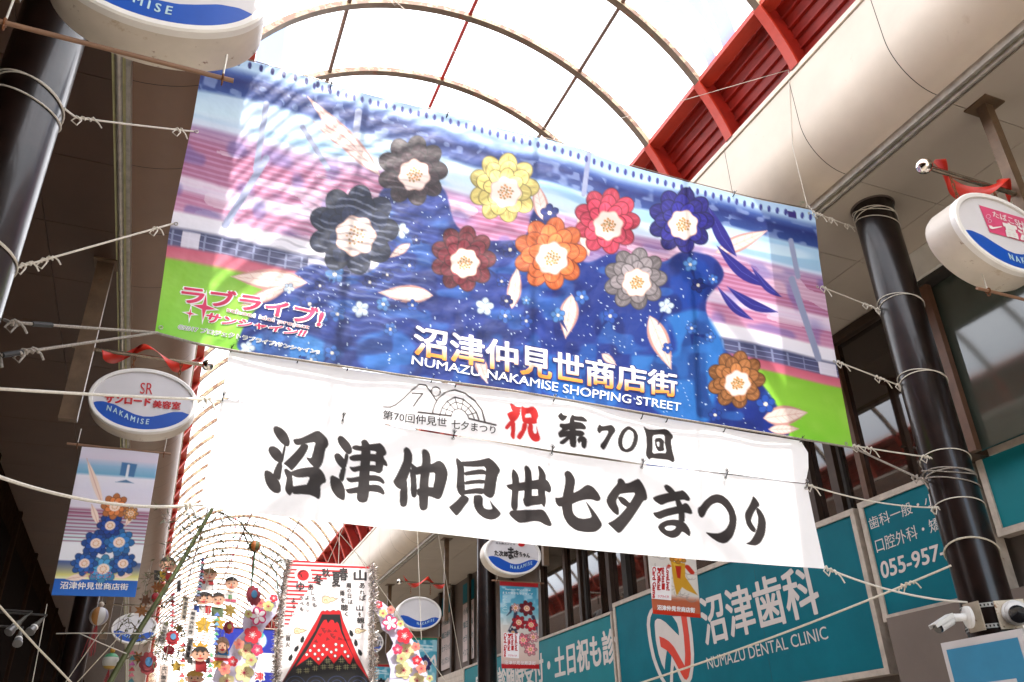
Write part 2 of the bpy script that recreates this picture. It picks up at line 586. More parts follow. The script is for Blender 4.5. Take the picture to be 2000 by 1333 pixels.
def lettering(string, top, bot, surf, m, parent, bold=0.0, off=0.004, name='lettering', res=3, world_pts=False, grad=None):
    """flat letters laid on a surface: their ink box fills the strip between two lines (photo pixels, or points);
    bold thickens the strokes by that share of the letter height, by shifted copies laid 0.25 mm apart"""
    uv, fs = text2d(string, 0.0, res)
    T = [p if world_pts else surf.base(*p) for p in top]
    B = [p if world_pts else surf.base(*p) for p in bot]
    L = (T[-1] - T[0]).length
    Hh = (T[0] - B[0]).length
    b = MB()
    cols = []
    k = 0
    sh = [(0, 0)] if not bold else [(math.cos(a) * bold, math.sin(a) * bold) for a in (PI / 4, 3 * PI / 4, 5 * PI / 4, 7 * PI / 4, 0, PI)]
    for du, dv in sh:
        out = []
        for u, v in uv:
            u2 = u + du * Hh / L
            p = lerp_poly(B, u2)
            q = lerp_poly(T, u2)
            v2 = v + dv
            out.append(surf.off(p + (q - p) * v2, off + 0.00025 * k))
            if grad: cols.append(grad(v2))
        b.add(out, fs)
        k += 1
    o = b.build(name, m, parent)
    if grad:
        ca = o.data.color_attributes.new('ink', 'FLOAT_COLOR', 'POINT')
        ca.data.foreach_set('color', np.array([tuple(c) + (1.0,) for c in cols], dtype=np.float32).ravel())
    return o
def flat_poly(b, pts, surf, off, mi=0):
    """a filled outline (photo pixels) on a surface; concave outlines allowed"""
    P = [surf.off(surf.base(*p), off) for p in pts]
    from mathutils.geometry import tessellate_polygon
    tris = tessellate_polygon([P])
    b.add(P, [tuple(t) for t in tris], mi)
def flat_line(b, pts, w, surf, off, mi=0, closed=False):
    """a stroke of width w pixels on a surface"""
    n = len(pts)
    P = [Vector((p[0], p[1], 0)) for p in pts]
    L, R = [], []
    for i in range(n):
        a = P[(i - 1) % n] if closed or i > 0 else P[0]
        c = P[(i + 1) % n] if closed or i < n - 1 else P[n - 1]
        t = (c - a).normalized()
        nn = Vector((-t.y, t.x, 0)) * (w / 2)
        L.append(P[i] + nn); R.append(P[i] - nn)
    for i in range(n if closed else n - 1):
        j = (i + 1) % n
        q = [surf.off(surf.base(p.x, p.y), off) for p in (L[i], L[j], R[j], R[i])]
        b.add(q, [(0, 1, 2, 3)], mi)
def circ(cx, cy, rx, ry=None, n=28, rot=0.0):
    ry = ry or rx
    return [(cx + rx * math.cos(2 * PI * i / n) * math.cos(rot) - ry * math.sin(2 * PI * i / n) * math.sin(rot),
             cy + rx * math.cos(2 * PI * i / n) * math.sin(rot) + ry * math.sin(2 * PI * i / n) * math.cos(rot)) for i in range(n)]

# ------------------------------------------------------------------ right-hand building with the dental clinic's signs
XB = 7.70                       # face of the sign boards
XW = 7.92                       # window plane
BRD = Flat('X', XB, (-1, 0, 0))
M_TEAL = mat('teal_sign_film', (0.0, 0.115, 0.155), 0.5, spec=0.15, var=0.12, vscale=1.5)
M_TEAL2 = mat('pale_teal_sign_film', (0.006, 0.165, 0.195), 0.5, spec=0.2, var=0.07, vscale=1.5)
M_FRAME = mat('weathered_sign_frame', (0.42, 0.36, 0.30), 0.5, var=0.2, vscale=8, rust=0.2, rscale=14)
M_BRONZE = mat('bronze_window_frame', (0.045, 0.026, 0.016), 0.4, 0.3, var=0.2)
M_BRONZE2 = mat('light_bronze_window_frame', (0.10, 0.048, 0.027), 0.4, 0.2, var=0.2)
M_WALL = mat('grey_brown_wall_panel', (0.13, 0.10, 0.083), 0.7, var=0.08, vscale=2, bump=0.1)
M_WALLW = mat('white_wall_panel', (0.62, 0.60, 0.54), 0.7, var=0.05)
M_LETW = mat('white_sign_lettering', (0.56, 0.51, 0.48), 0.5, var=0.03)
M_LETR = mat('red_sign_lettering', (0.56, 0.035, 0.012), 0.5, var=0.05)
def glass(name, col, rough=0.03, ior=1.7):
    m = mat(name, col, rough, var=0.2, vscale=0.8, bump=0.02, bscale=1.5)
    m.node_tree.nodes['Principled BSDF'].inputs['IOR'].default_value = ior
    return m
M_GLASS = glass('dark_window_glass', (0.022, 0.013, 0.009))
M_GLASSG = glass('grey_green_window_glass', (0.045, 0.055, 0.044), 0.06)
yA0, yA1 = at(906, 1310, X=XB).y, at(1196, 1190, X=XB).y
yB1 = at(1672, 1000, X=XB).y
yC1 = at(1903, 900, X=XB).y
ztop, zbot = 4.46, 2.58
bld = empty('clinic_building', (XW, 9, 0), 'brown building of the dental clinic with bronze framed windows above its teal signs', 'building')
b = MB()
b.bb(XW + 0.04, 12.5, -14, 98, 0, 6.83)
b.build('wall', M_WALL, bld)
b = MB()
b.bb(XW + 0.0, XW + 0.035, yC1 + 0.05, 17.6, ztop - 0.1, 6.80)
win = b.build('window', M_GLASS, bld)
zt = 6.80
yr = yC1 - 0.02
def post(px, py, w, d, m, z0=ztop - 0.08, z1=6.82):
    y = at(px, py, X=XW).y
    b = MB()
    b.bb(XW - d, XW + 0.01, y - w / 2, y + w / 2, z0, z1)
    b.build('mullion', m, bld)
for px, py, w, d, m in ((1004, 1250, .12, .07, M_BRONZE), (1064, 1237, .16, .09, M_BRONZE), (1113, 1217, .11, .07, M_BRONZE), (1143, 1208, .10, .09, M_BRONZE), (1150, 1204, .08, .05, M_DARK),
                     (1200, 1178, .13, .09, M_BRONZE), (1232, 1163, .17, .10, M_DARK), (1270, 1146, .08, .06, M_BRONZE2),
                     (1340, 1120, .10, .08, M_BRONZE), (1440, 1080, .1, .08, M_BRONZE),
                     (1604, 1008, .10, .09, M_BRONZE), (1650, 990, .13, .09, M_BRONZE), (1664, 984, .05, .05, M_DARK), (1700, 968, .085, .07, M_BRONZE2),
                     (920, 1285, .14, .08, M_BRONZE), (885, 1300, .14, .08, M_BRONZE), (860, 1310, .14, .08, M_BRONZE)):
    post(px, py, w, d, m)
b = MB()
b.bb(XW - 0.10, XW + 0.01, yC1, 17.6, 6.70, 6.82)
b.build('window_head', M_BRONZE, bld)
b = MB()
b.bb(XW - 0.12, XW + 0.01, yC1, 17.6, ztop - 0.16, ztop - 0.085)
b.build('window_sill', M_BRONZE, bld)
# clinic window film strips with small services lettering
FW = Flat('X', XW - 0.012, (-1, 0, 0))
film = MB()
for (a, c, d, e) in (((904, 1150), (925, 1135), (928, 1280), (905, 1290)), ((863, 1190), (882, 1178), (881, 1300), (862, 1308))):
    pts = [FW.P(*p) for p in (a, c, d, e)]
    y0, y1 = pts[0].y, pts[1].y
    y0, y1 = min(y0, y1), max(y0, y1)
    f = MB(); f.bb(XW - 0.012, XW - 0.004, y0, y1, ztop + 0.12, 6.1)
    fo = f.build('window_film', mat('pale_window_film', (0.5, 0.42, 0.40), 0.6), bld)
    f = MB(); f.bb(XW - 0.012, XW - 0.004, y0, y1, 6.13, 6.65)
    f.build('teal_window_film', M_TEAL, bld)
    for i, s_ in enumerate(('小児歯科', '矯正歯科', 'セラミック', 'インプラント')):
        z1 = 5.98 - 0.36 * i
        T = [Vector((XW - 0.012, y1 - 0.05, z1)), Vector((XW - 0.012, y0 + 0.05, z1))]
        B = [Vector((XW - 0.012, y1 - 0.05, z1 - 0.17)), Vector((XW - 0.012, y0 + 0.05, z1 - 0.17))]
        lettering(s_, T, B, FW, mat('dark_teal_lettering', (0.02, 0.10, 0.11), 0.5), bld, 0.02, 0.003, world_pts=True)
# nearer bay: grey-green window with brown corner post, white panel above
b = MB()
b.bb(7.50, 7.54, -3.0, 5.62, ztop + 0.02, 6.42)
b.build('window', M_GLASSG, bld)
b = MB()
b.bb(7.40, 7.92, 5.60, 5.90, ztop, 6.44)
b.build('corner_post', M_BRONZE, bld)
b = MB()
b.bb(7.385, 7.46, 5.50, 5.66, ztop, 6.44)
b.build('corner_trim', M_BRONZE2, bld)
b = MB()
b.bb(7.32, 7.92, -3.0, 5.62, 6.50, 6.835)
b.build('white_panel', M_WALLW, bld)
b = MB()
b.bb(7.36, 7.92, -3.0, 5.60, 6.43, 6.497)
b.build('window_head', M_DARK, bld)
b = MB()
b.bb(7.34, 7.40, 5.622, 5.92, 6.445, 6.83)
b.build('grey_pier', M_WALL, bld)
# wall below and beside the boards
b = MB()
b.bb(7.62, 7.915, -3, yA0 + 0.6, 1.6, zbot - 0.42)
b.build('lower_wall', M_WALL, bld)
b = MB()
b.bb(7.50, 7.915, -3, yB1 - 0.28, 2.02, 3.12)
b.build('lower_wall', M_WALL, bld)
sid = MB()
for k in range(8):
    sid.bb(7.80 + 0.004 * (k % 2), 7.915, yA0 + 0.02, yA0 + 2.6, 3.20 + 0.15 * k, 3.20 + 0.15 * k + 0.142)
sid.build('siding', mat('cream_siding', (0.50, 0.43, 0.36), 0.6), bld)

def board(name, y0, y1, z0, z1, m, label, cat='sign', xf=XB, fr=0.07):
    root = empty(name, (xf, (y0 + y1) / 2, z0), label, cat)
    b = MB(); b.bb(xf, xf + 0.12, y0 + fr, y1 - fr, z0 + fr, z1 - fr)
    p = b.build('panel', m, root)
    b = MB()
    b.bb(xf - 0.025, xf + 0.13, y0, y1, z1 - fr, z1)
    b.bb(xf - 0.025, xf + 0.13, y0, y1, z0, z0 + fr)
    b.bb(xf - 0.022, xf + 0.127, y0 + 0.002, y0 + fr, z0 + fr, z1 - fr)
    b.bb(xf - 0.022, xf + 0.127, y1 - fr, y1 - 0.002, z0 + fr, z1 - fr)
    b.build('frame', M_FRAME, root)
    return root
sB = board('clinic_sign', yB1 + 0.02, yA1 - 0.05, zbot, ztop + 0.02, M_TEAL, 'large deep teal clinic sign with a red and white N emblem and white lettering')
sA = board('clinic_hours_sign', yA1 + 0.02, yA0, 2.9, ztop - 0.10, M_TEAL2, 'long pale teal sign with bold white characters left of the N emblem sign', fr=0.05)
sC = board('phone_number_sign', yC1 + 0.03, yB1 - 0.06, 2.98 + 0.14, ztop + 0.05, M_TEAL, 'teal sign with a white phone number partly behind the near pillar')
sD = board('teal_panel_sign', 2.0, yC1 - 0.02, 3.66, ztop + 0.07, M_TEAL2, 'plain pale teal panel with white frame right of the near pillar')
# extra post between boards B and C
lettering('沼津歯科', [(1364, 1170), (1583, 1098)], [(1379, 1262), (1606, 1196)], BRD, M_LETW, sB, 0.022)
lettering('NUMAZU DENTAL CLINIC', [(1379.5, 1285), (1613, 1223)], [(1383.5, 1308), (1619, 1248)], BRD, M_LETW, sB)
Zx = lambda x, y: (1240 + x * 0.12, 1170 + y * 0.12)
b = MB()
flat_line(b, [Zx(*p) for p in ((420, 100), (330, 130), (270, 200), (232, 300), (222, 420), (240, 600), (270, 780), (310, 960), (370, 1130), (440, 1290), (520, 1420), (600, 1500))], 6.2, BRD, 0.004)
flat_poly(b, [Zx(*p) for p in ((325, 430), (330, 360), (365, 325), (420, 330), (500, 380), (600, 480), (690, 570), (722, 600), (715, 500), (690, 400), (640, 320), (610, 285), (760, 285), (800, 600), (820, 900), (815, 1090), (720, 920), (620, 760), (540, 680), (400, 610), (425, 780), (525, 835), (500, 1000), (488, 1155), (440, 1060), (390, 900), (345, 680))], BRD, 0.004)
flat_poly(b, [Zx(*p) for p in ((845, 285), (900, 290), (945, 600), (968, 900), (962, 1100), (935, 1290), (880, 1400), (800, 1420), (740, 1300), (690, 1170), (640, 1075), (625, 1200), (625, 1400), (575, 1400), (580, 1200), (600, 930), (640, 1000), (700, 1110), (760, 1220), (800, 1290), (845, 1320), (880, 1270), (910, 1120), (915, 900), (890, 600))], BRD, 0.0044)
b.build('emblem', M_LETW, sB)
b = MB()
flat_poly(b, [Zx(*p) for p in ((400, 610), (480, 640), (560, 690), (640, 780), (720, 920), (815, 1090), (822, 900), (800, 600), (775, 420), (755, 285), (845, 290), (870, 480), (900, 700), (916, 950), (905, 1130), (880, 1260), (850, 1318), (815, 1310), (770, 1240), (700, 1110), (620, 950), (540, 850), (425, 780))], BRD, 0.0055)
b.build('emblem_stroke', M_LETR, sB)
b = MB()
for k in (1, 2):
    ys_ = yB1 + (yA1 - yB1) * k / 3
    b.bb(XB - 0.0012, XB + 0.003, ys_ - 0.003, ys_ + 0.003, zbot + 0.071, ztop - 0.051)
b.build('sheet_seams', mat('dark_teal_seam', (0.0, 0.05, 0.06), 0.6), sB)['kind'] = 'stuff'
# hours sign: uniform characters along Y
sBRD = BRD
yl, yrr = at(973, 1310, X=XB).y, at(1200, 1228, X=XB).y
pitch = (yl - yrr) / 11
zz1, zz0 = at(1185, 1232, X=XB).z, at(1185, 1298, X=XB).z
T = [Vector((XB, yl + 3 * pitch, zz1)), Vector((XB, yrr, zz1))]
B = [Vector((XB, yl + 3 * pitch, zz0)), Vector((XB, yrr, zz0))]
lettering('患・初診随時受付・土日祝も診', T, B, BRD, M_LETW, sA, 0.035, world_pts=True)
lettering('歯科一般・小児歯科', [(1695, 1013), (1900, 930)], [(1701, 1036), (1905, 955)], BRD, M_LETW, sC, 0.0)
lettering('口腔外科・矯正歯科', [(1708, 1054), (1908, 982)], [(1714, 1081), (1913, 1008)], BRD, M_LETW, sC, 0.0)
lettering('055-957-0101', [(1719, 1099), (1915, 1037)], [(1724, 1131), (1921, 1066)], BRD, M_LETW, sC, 0.03)
# left side: dark shop fronts under the brown canopy
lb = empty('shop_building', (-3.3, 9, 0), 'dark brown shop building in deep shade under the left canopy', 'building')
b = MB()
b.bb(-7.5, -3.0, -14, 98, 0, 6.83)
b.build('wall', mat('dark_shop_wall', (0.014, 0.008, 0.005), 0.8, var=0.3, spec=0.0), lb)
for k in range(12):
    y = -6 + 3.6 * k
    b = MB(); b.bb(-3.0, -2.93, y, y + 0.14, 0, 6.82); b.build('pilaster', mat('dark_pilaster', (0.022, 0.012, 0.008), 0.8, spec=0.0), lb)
    b = MB(); b.bb(-2.995, -2.97, y + 0.3, y + 3.3, 3.6, 6.2); w = b.build('window', mat('matt_dark_window', (0.008, 0.006, 0.005), 0.7, spec=0.0), lb)  # windows in one very dark matt tone
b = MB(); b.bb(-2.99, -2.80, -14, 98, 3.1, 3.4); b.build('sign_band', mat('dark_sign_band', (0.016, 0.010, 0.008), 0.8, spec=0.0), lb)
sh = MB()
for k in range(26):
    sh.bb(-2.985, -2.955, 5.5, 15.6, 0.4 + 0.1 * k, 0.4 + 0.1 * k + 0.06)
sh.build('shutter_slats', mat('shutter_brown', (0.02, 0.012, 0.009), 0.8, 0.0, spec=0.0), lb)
# ------------------------------------------------------------------ painting printed cloth (pigment only)
def lin(c):
    c = np.asarray(c, dtype=float) / 255.0
    return np.where(c <= 0.04045, c / 12.92, ((c + 0.055) / 1.055) ** 2.4)
class Paint:
    """pigment for the vertices of a printed sheet; x, y are print coordinates"""
    def __init__(s, x, y, base=(255, 255, 255)):
        s.x, s.y = np.asarray(x, float), np.asarray(y, float)
        s.c = np.tile(np.asarray(base, float), (len(s.x), 1))
    def put(s, idx, a, col):
        a = np.clip(a, 0, 1)[:, None]
        col = np.asarray(col, float)
        s.c[idx] = s.c[idx] * (1 - a) + col * a
    def poly(s, pts, col, alpha=1.0, soft=1.4, holes=()):
        P = [np.asarray(p, float) for p in (pts,) + tuple(holes)]
        m = soft + 1
        lo, hi = P[0].min(0) - m, P[0].max(0) + m
        idx = np.nonzero((s.x > lo[0]) & (s.x < hi[0]) & (s.y > lo[1]) & (s.y < hi[1]))[0]
        if not len(idx): return
        x, y = s.x[idx], s.y[idx]
        inside = np.zeros(len(idx), bool)
        d2 = np.full(len(idx), 1e18)
        for Q in P:
            for i in range(len(Q)):
                ax_, ay = Q[i - 1]; bx, by = Q[i]
                if ay != by:
                    c_ = ((ay > y) != (by > y)) & (x < (bx - ax_) * (y - ay) / (by - ay) + ax_)
                    inside ^= c_
                dx, dy = bx - ax_, by - ay
                L = dx * dx + dy * dy
                t = np.clip(((x - ax_) * dx + (y - ay) * dy) / L, 0, 1) if L > 0 else 0
                d2 = np.minimum(d2, (x - ax_ - t * dx) ** 2 + (y - ay - t * dy) ** 2)
        d = np.sqrt(d2)
        sd = np.where(inside, d, -d)
        s.put(idx, alpha * (0.5 + sd / soft), col)
    def line(s, pts, w, col, alpha=1.0, soft=1.4, w1=None):
        Q = np.asarray(pts, float)
        m = w + soft + (w1 or 0)
        lo, hi = Q.min(0) - m, Q.max(0) + m
        idx = np.nonzero((s.x > lo[0]) & (s.x < hi[0]) & (s.y > lo[1]) & (s.y < hi[1]))[0]
        if not len(idx): return
        x, y = s.x[idx], s.y[idx]
        best = np.full(len(idx), -1e9)
        n = len(Q) - 1
        for i in range(n):
            ax_, ay = Q[i]; bx, by = Q[i + 1]
            dx, dy = bx - ax_, by - ay
            L = max(dx * dx + dy * dy, 1e-9)
            t = np.clip(((x - ax_) * dx + (y - ay) * dy) / L, 0, 1)
            d = np.sqrt((x - ax_ - t * dx) ** 2 + (y - ay - t * dy) ** 2)
            ww = w if w1 is None else w + (w1 - w) * (i + t) / n
            best = np.maximum(best, ww / 2 - d)
        s.put(idx, alpha * (0.5 + best / soft), col)
    def ell(s, cx, cy, rx, ry, col, alpha=1.0, soft=1.4, rot=0.0):
        s.poly(circ(cx, cy, rx, ry, 36, rot), col, alpha, soft)
    def linear(s):
        return lin(np.clip(s.c, 0, 255))
def smooth(a, b, x):
    t = np.clip((x - a) / (b - a), 0, 1)
    return t * t * (3 - 2 * t)
def vnoise(x, y, seed=0):
    """smooth value noise"""
    xi, yi = np.floor(x).astype(int), np.floor(y).astype(int)
    xf, yf = x - xi, y - yi
    xf, yf = xf * xf * (3 - 2 * xf), yf * yf * (3 - 2 * yf)
    def h(i, j):
        n = (i * 374761393 + j * 668265263 + seed * 144269) & 0x7fffffff
        n = ((n ^ (n >> 13)) * 1274126177) & 0x7fffffff
        return (n ^ (n >> 16)) % 10007 / 10007.0
    return (h(xi, yi) * (1 - xf) + h(xi + 1, yi) * xf) * (1 - yf) + (h(xi, yi + 1) * (1 - xf) + h(xi + 1, yi + 1) * xf) * yf

# ------------------------------------------------------------------ the banners hung across the street between the pillars
class Hang:
    """a hung sheet: plane leaning a little, with soft folds along its normal"""
    def __init__(s, y, lean, ztop, waves):
        s.k, s.lean = y + lean * ztop, lean
        s.n = Vector((0, -1, -lean)).normalized()
        s.e2 = Vector((0, -lean, 1)).normalized()
        s.waves = waves
    def base(s, px, py):
        d = ray(px, py)
        t = (s.k - CAM.y - s.lean * CAM.z) / (d.y + s.lean * d.z)
        return CAM + d * t
    def fold(s, p):
        return sum(A * math.sin(kx * p.x + kz * p.z + ph) for A, kx, kz, ph in s.waves)
    def P(s, px, py, off=0.0):
        return s.off(s.base(px, py), off)
    def off(s, p, o):
        return p + s.n * (s.fold(p) + o)
def along(pts, n):
    P = [Vector((p[0], p[1], 0)) for p in pts]
    return np.array([tuple(lerp_poly(P, i / n))[:2] for i in range(n + 1)])
def sheet(name, surf, top, bot, left, right, nu, nv, painter, m, parent, flatp=False):
    """a cloth sheet over a four-sided outline (photo pixels), pigment from painter(px, py, u, v)"""
    T, B, L, R = along(top, nu), along(bot, nu), along(left, nv), along(right, nv)
    u = np.linspace(0, 1, nu + 1)[None, :, None]
    v = np.linspace(0, 1, nv + 1)[:, None, None]
    X = (1 - v) * T[None] + v * B[None] + (1 - u) * L[:, None] + u * R[:, None] \
        - ((1 - u) * (1 - v) * T[0] + u * (1 - v) * T[-1] + (1 - u) * v * B[0] + u * v * B[-1])
    px, py = X[..., 0].ravel(), X[..., 1].ravel()
    uu = np.broadcast_to(u[..., 0], (nv + 1, nu + 1)).ravel()
    vv = np.broadcast_to(v[..., 0], (nv + 1, nu + 1)).ravel()
    b = MB()
    b.v = [tuple(surf.P(float(x), float(y))) for x, y in zip(px, py)]
    w = nu + 1
    b.f = [(j * w + i, j * w + i + 1, (j + 1) * w + i + 1, (j + 1) * w + i) for j in range(nv) for i in range(nu)]
    b.m = [0] * len(b.f)
    o = b.build(name, m, parent, smooth=False)
    o.data.polygons.foreach_set('use_smooth', [True] * len(o.data.polygons))
    c = painter(px, py, uu, vv)
    ca = o.data.color_attributes.new('ink', 'FLOAT_COLOR', 'POINT')
    ca.data.foreach_set('color', np.hstack([c, np.ones((len(c), 1))]).astype(np.float32).ravel())
    return o

M_CLOTH = cloth_mat('printed_banner_cloth', 0.30, 0.42, 0.25)
M_CLOTHW = cloth_mat('white_banner_cloth', 0.40, 0.6, 0.25)
HB = Hang(5.0, 0.11, 6.6, ((0.012, 2.3, 0.9, 0.4), (0.006, 5.1, -1.3, 2.0), (0.004, 1.2, 4.0, 1.0)))
HU = Hang(5.03, 0.11, 6.6, ((0.012, 2.0, 0.6, 1.4), (0.006, 4.6, 1.9, 0.3), (0.0025, 9.5, 6.0, 1.0)))
HL = Hang(5.045, 0.11, 6.6, ((0.013, 1.7, 0.9, 2.4), (0.006, 4.1, -2.2, 0.9), (0.0025, 8.0, 7.0, 2.0)))
M_TITLE = cloth_mat('title_print', 0.3, 0.5, 0.0)

def smooth_loop(P):
    """round a traced outline by one corner-cutting pass"""
    out = []
    for i in range(len(P)):
        a, b_ = P[i], P[(i + 1) % len(P)]
        out.append((a[0] * 0.8 + b_[0] * 0.2, a[1] * 0.8 + b_[1] * 0.2))
        out.append((a[0] * 0.2 + b_[0] * 0.8, a[1] * 0.2 + b_[1] * 0.8))
    return out
MB_TOP = [(402, 92), (470, 114), (560, 142), (660, 171), (829, 211), (960, 243), (1081, 275), (1200, 317), (1345, 358), (1470, 386), (1590, 413)]
MB_BOT = [(303, 648), (380, 668), (470, 684), (580, 700), (690, 718), (845, 741), (1000, 762), (1160, 787), (1320, 816), (1500, 846), (1668, 872)]
MB_LEFT = [(402, 92), (390, 155), (377, 230), (356, 330), (330, 455), (318, 545), (303, 648)]
MB_RIGHT = [(1590, 413), (1600, 500), (1618, 600), (1640, 730), (1668, 872)]
FLOWERS = [(805, 335, 66, (52, 32, 38)), (985, 365, 66, (232, 212, 120)), (905, 505, 62, (112, 34, 46)), (1185, 432, 62, (214, 70, 96)),
           (1330, 432, 62, (42, 40, 130)), (1075, 495, 68, (232, 116, 62)), (1240, 545, 58, (138, 130, 134)), (1437, 742, 54, (160, 104, 62)), (690, 450, 84, (26, 36, 66))]
def paint_main(px, py, u, v):
    p = Paint(px, py)
    wv = v + 0.012 * np.sin(u * 9) + 0.006 * np.sin(u * 23 + 1) + 0.02 * np.exp(-((u - 0.12) / 0.1) ** 2) * np.sin(v * 12)
    n1 = vnoise(u * 40, v * 16, 1); n2 = vnoise(u * 14, v * 30, 2); n3 = vnoise(u * 90, v * 60, 3)
    stops = [(0.0, (168, 200, 232)), (0.045, (186, 216, 242)), (0.075, (66, 92, 160)), (0.10, (34, 48, 112)), (0.15, (48, 74, 140)), (0.165, (190, 216, 240)),
             (0.22, (206, 232, 248)), (0.265, (216, 226, 246)), (0.28, (170, 140, 180)), (0.33, (170, 100, 136)), (0.44, (178, 112, 150)), (0.455, (236, 218, 236)),
             (0.495, (224, 206, 232)), (0.51, (186, 116, 152)), (0.575, (206, 146, 180)), (0.588, (244, 240, 250)), (0.635, (240, 238, 250)), (0.65, (70, 74, 110)),
             (0.70, (92, 92, 130)), (0.712, (206, 100, 124)), (0.742, (216, 120, 140)), (0.755, (140, 200, 62)), (0.86, (152, 216, 70)), (1.0, (136, 214, 58))]
    vs_ = [a for a, _ in stops]
    for k in range(3):
        p.c[:, k] = np.interp(wv, vs_, [c[k] for _, c in stops])
    allx = np.arange(len(px))
    stand = smooth(0.27, 0.30, wv) * (1 - smooth(0.57, 0.59, wv))
    p.put(allx, stand * 0.35 * (np.sin(v * 340) > 0.2), (226, 190, 220))
    p.put(allx, stand * 0.5 * (n2 > 0.62), (240, 226, 240))
    p.put(allx, stand * 0.5 * smooth(0.55, 0.8, n1), (98, 96, 168))
    sky_ = smooth(0.15, 0.17, wv) * (1 - smooth(0.25, 0.27, wv))
    p.put(allx, sky_ * 0.7 * smooth(0.45, 0.75, n2), (140, 188, 224))
    win_ = smooth(0.645, 0.655, wv) * (1 - smooth(0.70, 0.71, wv))
    p.put(allx, win_ * 0.6 * ((np.sin(u * 260) > 0.93) | (np.sin(v * 300) > 0.9)), (170, 180, 214))
    p.put(allx, win_ * 0.9 * (np.sin(u * 33 + 0.5) > 0.9), (236, 232, 246))
    p.put(allx, 0.25 * smooth(0.4, 0.8, n1) * smooth(0.76, 0.8, wv), (190, 232, 110))
    navy = smooth(0.06, 0.08, wv) * (1 - smooth(0.15, 0.16, wv))
    p.put(allx, navy * 0.45 * smooth(0.5, 0.75, n3) * (n1 > 0.35), (190, 208, 240))
    # diagonal stair ways in the stands
    for x0, y0, x1, y1, w in ((520, 205, 500, 330, 12), (520, 310, 440, 440, 14), (1545, 470, 1560, 540, 10), (1548, 545, 1600, 700, 13), (590, 250, 640, 330, 10), (1150, 300, 1140, 380, 10), (700, 220, 690, 290, 14)):
        p.line([(x0, y0), (x1, y1)], w, (150, 158, 190), 0.85)
    # row of dots under the top hem
    nd = 72
    for i in range(nd):
        if 8 < i < 999:
            t = (i + 0.5) / nd
            q = lerp_poly([Vector((a, b_ + 14, 0)) for a, b_ in MB_TOP], 0.055 + 0.945 * t)
            p.ell(q.x, q.y, 3.2, 6.5, (58, 62, 140), 0.9)
    for i in range(9):
        q = Vector((466 + 22 * i, 122 + 6.6 * i, 0)); p.ell(q.x, q.y, 3.8, 7, (40, 44, 110), 0.95)
    p.poly([(1538, 412), (1554, 416), (1556, 428), (1540, 424)], (52, 40, 116))
    # deep blue leafy mass
    mass = [(455, 690), (480, 625), (540, 560), (600, 515), (640, 520), (700, 545), (745, 520), (735, 430), (740, 370), (800, 345), (870, 365), (885, 440), (930, 470), (1030, 470), (1040, 405), (1078, 400), (1085, 440),
            (1110, 470), (1140, 520), (1200, 490), (1290, 520), (1330, 490), (1395, 500), (1420, 540), (1370, 590), (1395, 670), (1460, 720), (1510, 780), (1550, 860), (1480, 850), (1300, 822), (1100, 784), (800, 740), (600, 706)]
    mass = smooth_loop(smooth_loop(smooth_loop(mass)))
    p.poly(mass, (30, 52, 132), 1.0, 5)
    for k, (pts, col) in enumerate((
            ([(1290, 620), (1370, 600), (1420, 680), (1400, 760), (1390, 835), (1280, 815), (1220, 700)], (46, 112, 190)),
            ([(480, 660), (560, 630), (680, 690), (650, 712), (500, 690)], (58, 124, 196)),
            ([(690, 660), (780, 640), (830, 700), (800, 740), (700, 722)], (44, 96, 176)),
            ([(940, 620), (1010, 640), (1000, 760), (900, 745)], (26, 44, 110)),
            ([(1030, 690), (1180, 700), (1230, 800), (1060, 778)], (40, 104, 190)),
            ([(1300, 500), (1390, 510), (1370, 600), (1310, 610)], (24, 62, 150)),
            ([(1440, 800), (1500, 790), (1540, 855), (1450, 846)], (26, 46, 128)),
            ([(1180, 610), (1300, 610), (1330, 700), (1200, 690)], (28, 56, 140)))):
        p.poly(smooth_loop(smooth_loop(pts)), col, 0.9, 8)
    inm = np.zeros(len(px)); q = Paint(px, py, (0, 0, 0)); q.poly(mass, (255, 255, 255), 1, 3); inm = q.c[:, 0] / 255
    p.put(allx, inm * 0.55 * smooth(0.55, 0.75, vnoise(px / 28, py / 40, 9)), (18, 30, 92))
    p.put(allx, inm * 0.5 * smooth(0.6, 0.8, vnoise(px / 36, py / 22, 11)), (54, 120, 200))
    p.put(allx, inm * (vnoise(px / 3.0, py / 3.0, 21) > 0.93) * 0.85, (214, 232, 250))
    # pale pink leaf sprays
    def leaf(x0, y0, x1, y1, w):
        L = math.hypot(x1 - x0, y1 - y0); tx, ty = (x1 - x0) / L, (y1 - y0) / L
        up, dn = [], []
        for k in range(13):
            t = k / 12.0
            h_ = w * math.sin(PI * t ** 0.8) * 0.5
            bx, by = x0 + (x1 - x0) * t, y0 + (y1 - y0) * t
            up.append((bx - ty * h_, by + tx * h_)); dn.append((bx + ty * h_, by - tx * h_))
        p.poly(up + dn[::-1], (204, 150, 142), 1, 2.5)
        c = [((a[0] * 0.86 + d_[0] * 0.14), (a[1] * 0.86 + d_[1] * 0.14)) for a, d_ in zip(up, dn)]
        e = [((d_[0] * 0.86 + a[0] * 0.14), (d_[1] * 0.86 + a[1] * 0.14)) for a, d_ in zip(up, dn)]
        p.poly(c + e[::-1], (248, 226, 216), 1, 2)
        p.line([(x0, y0), (x1, y1)], 1.4, (222, 172, 160), 0.9)
        for t in (0.25, 0.4, 0.55, 0.7):
            bx, by = x0 + (x1 - x0) * t, y0 + (y1 - y0) * t
            for sg in (1, -1):
                p.line([(bx, by), (bx + tx * w * 0.3 - sg * ty * w * 0.3, by + ty * w * 0.3 + sg * tx * w * 0.3)], 1.0, (226, 178, 166), 0.8)
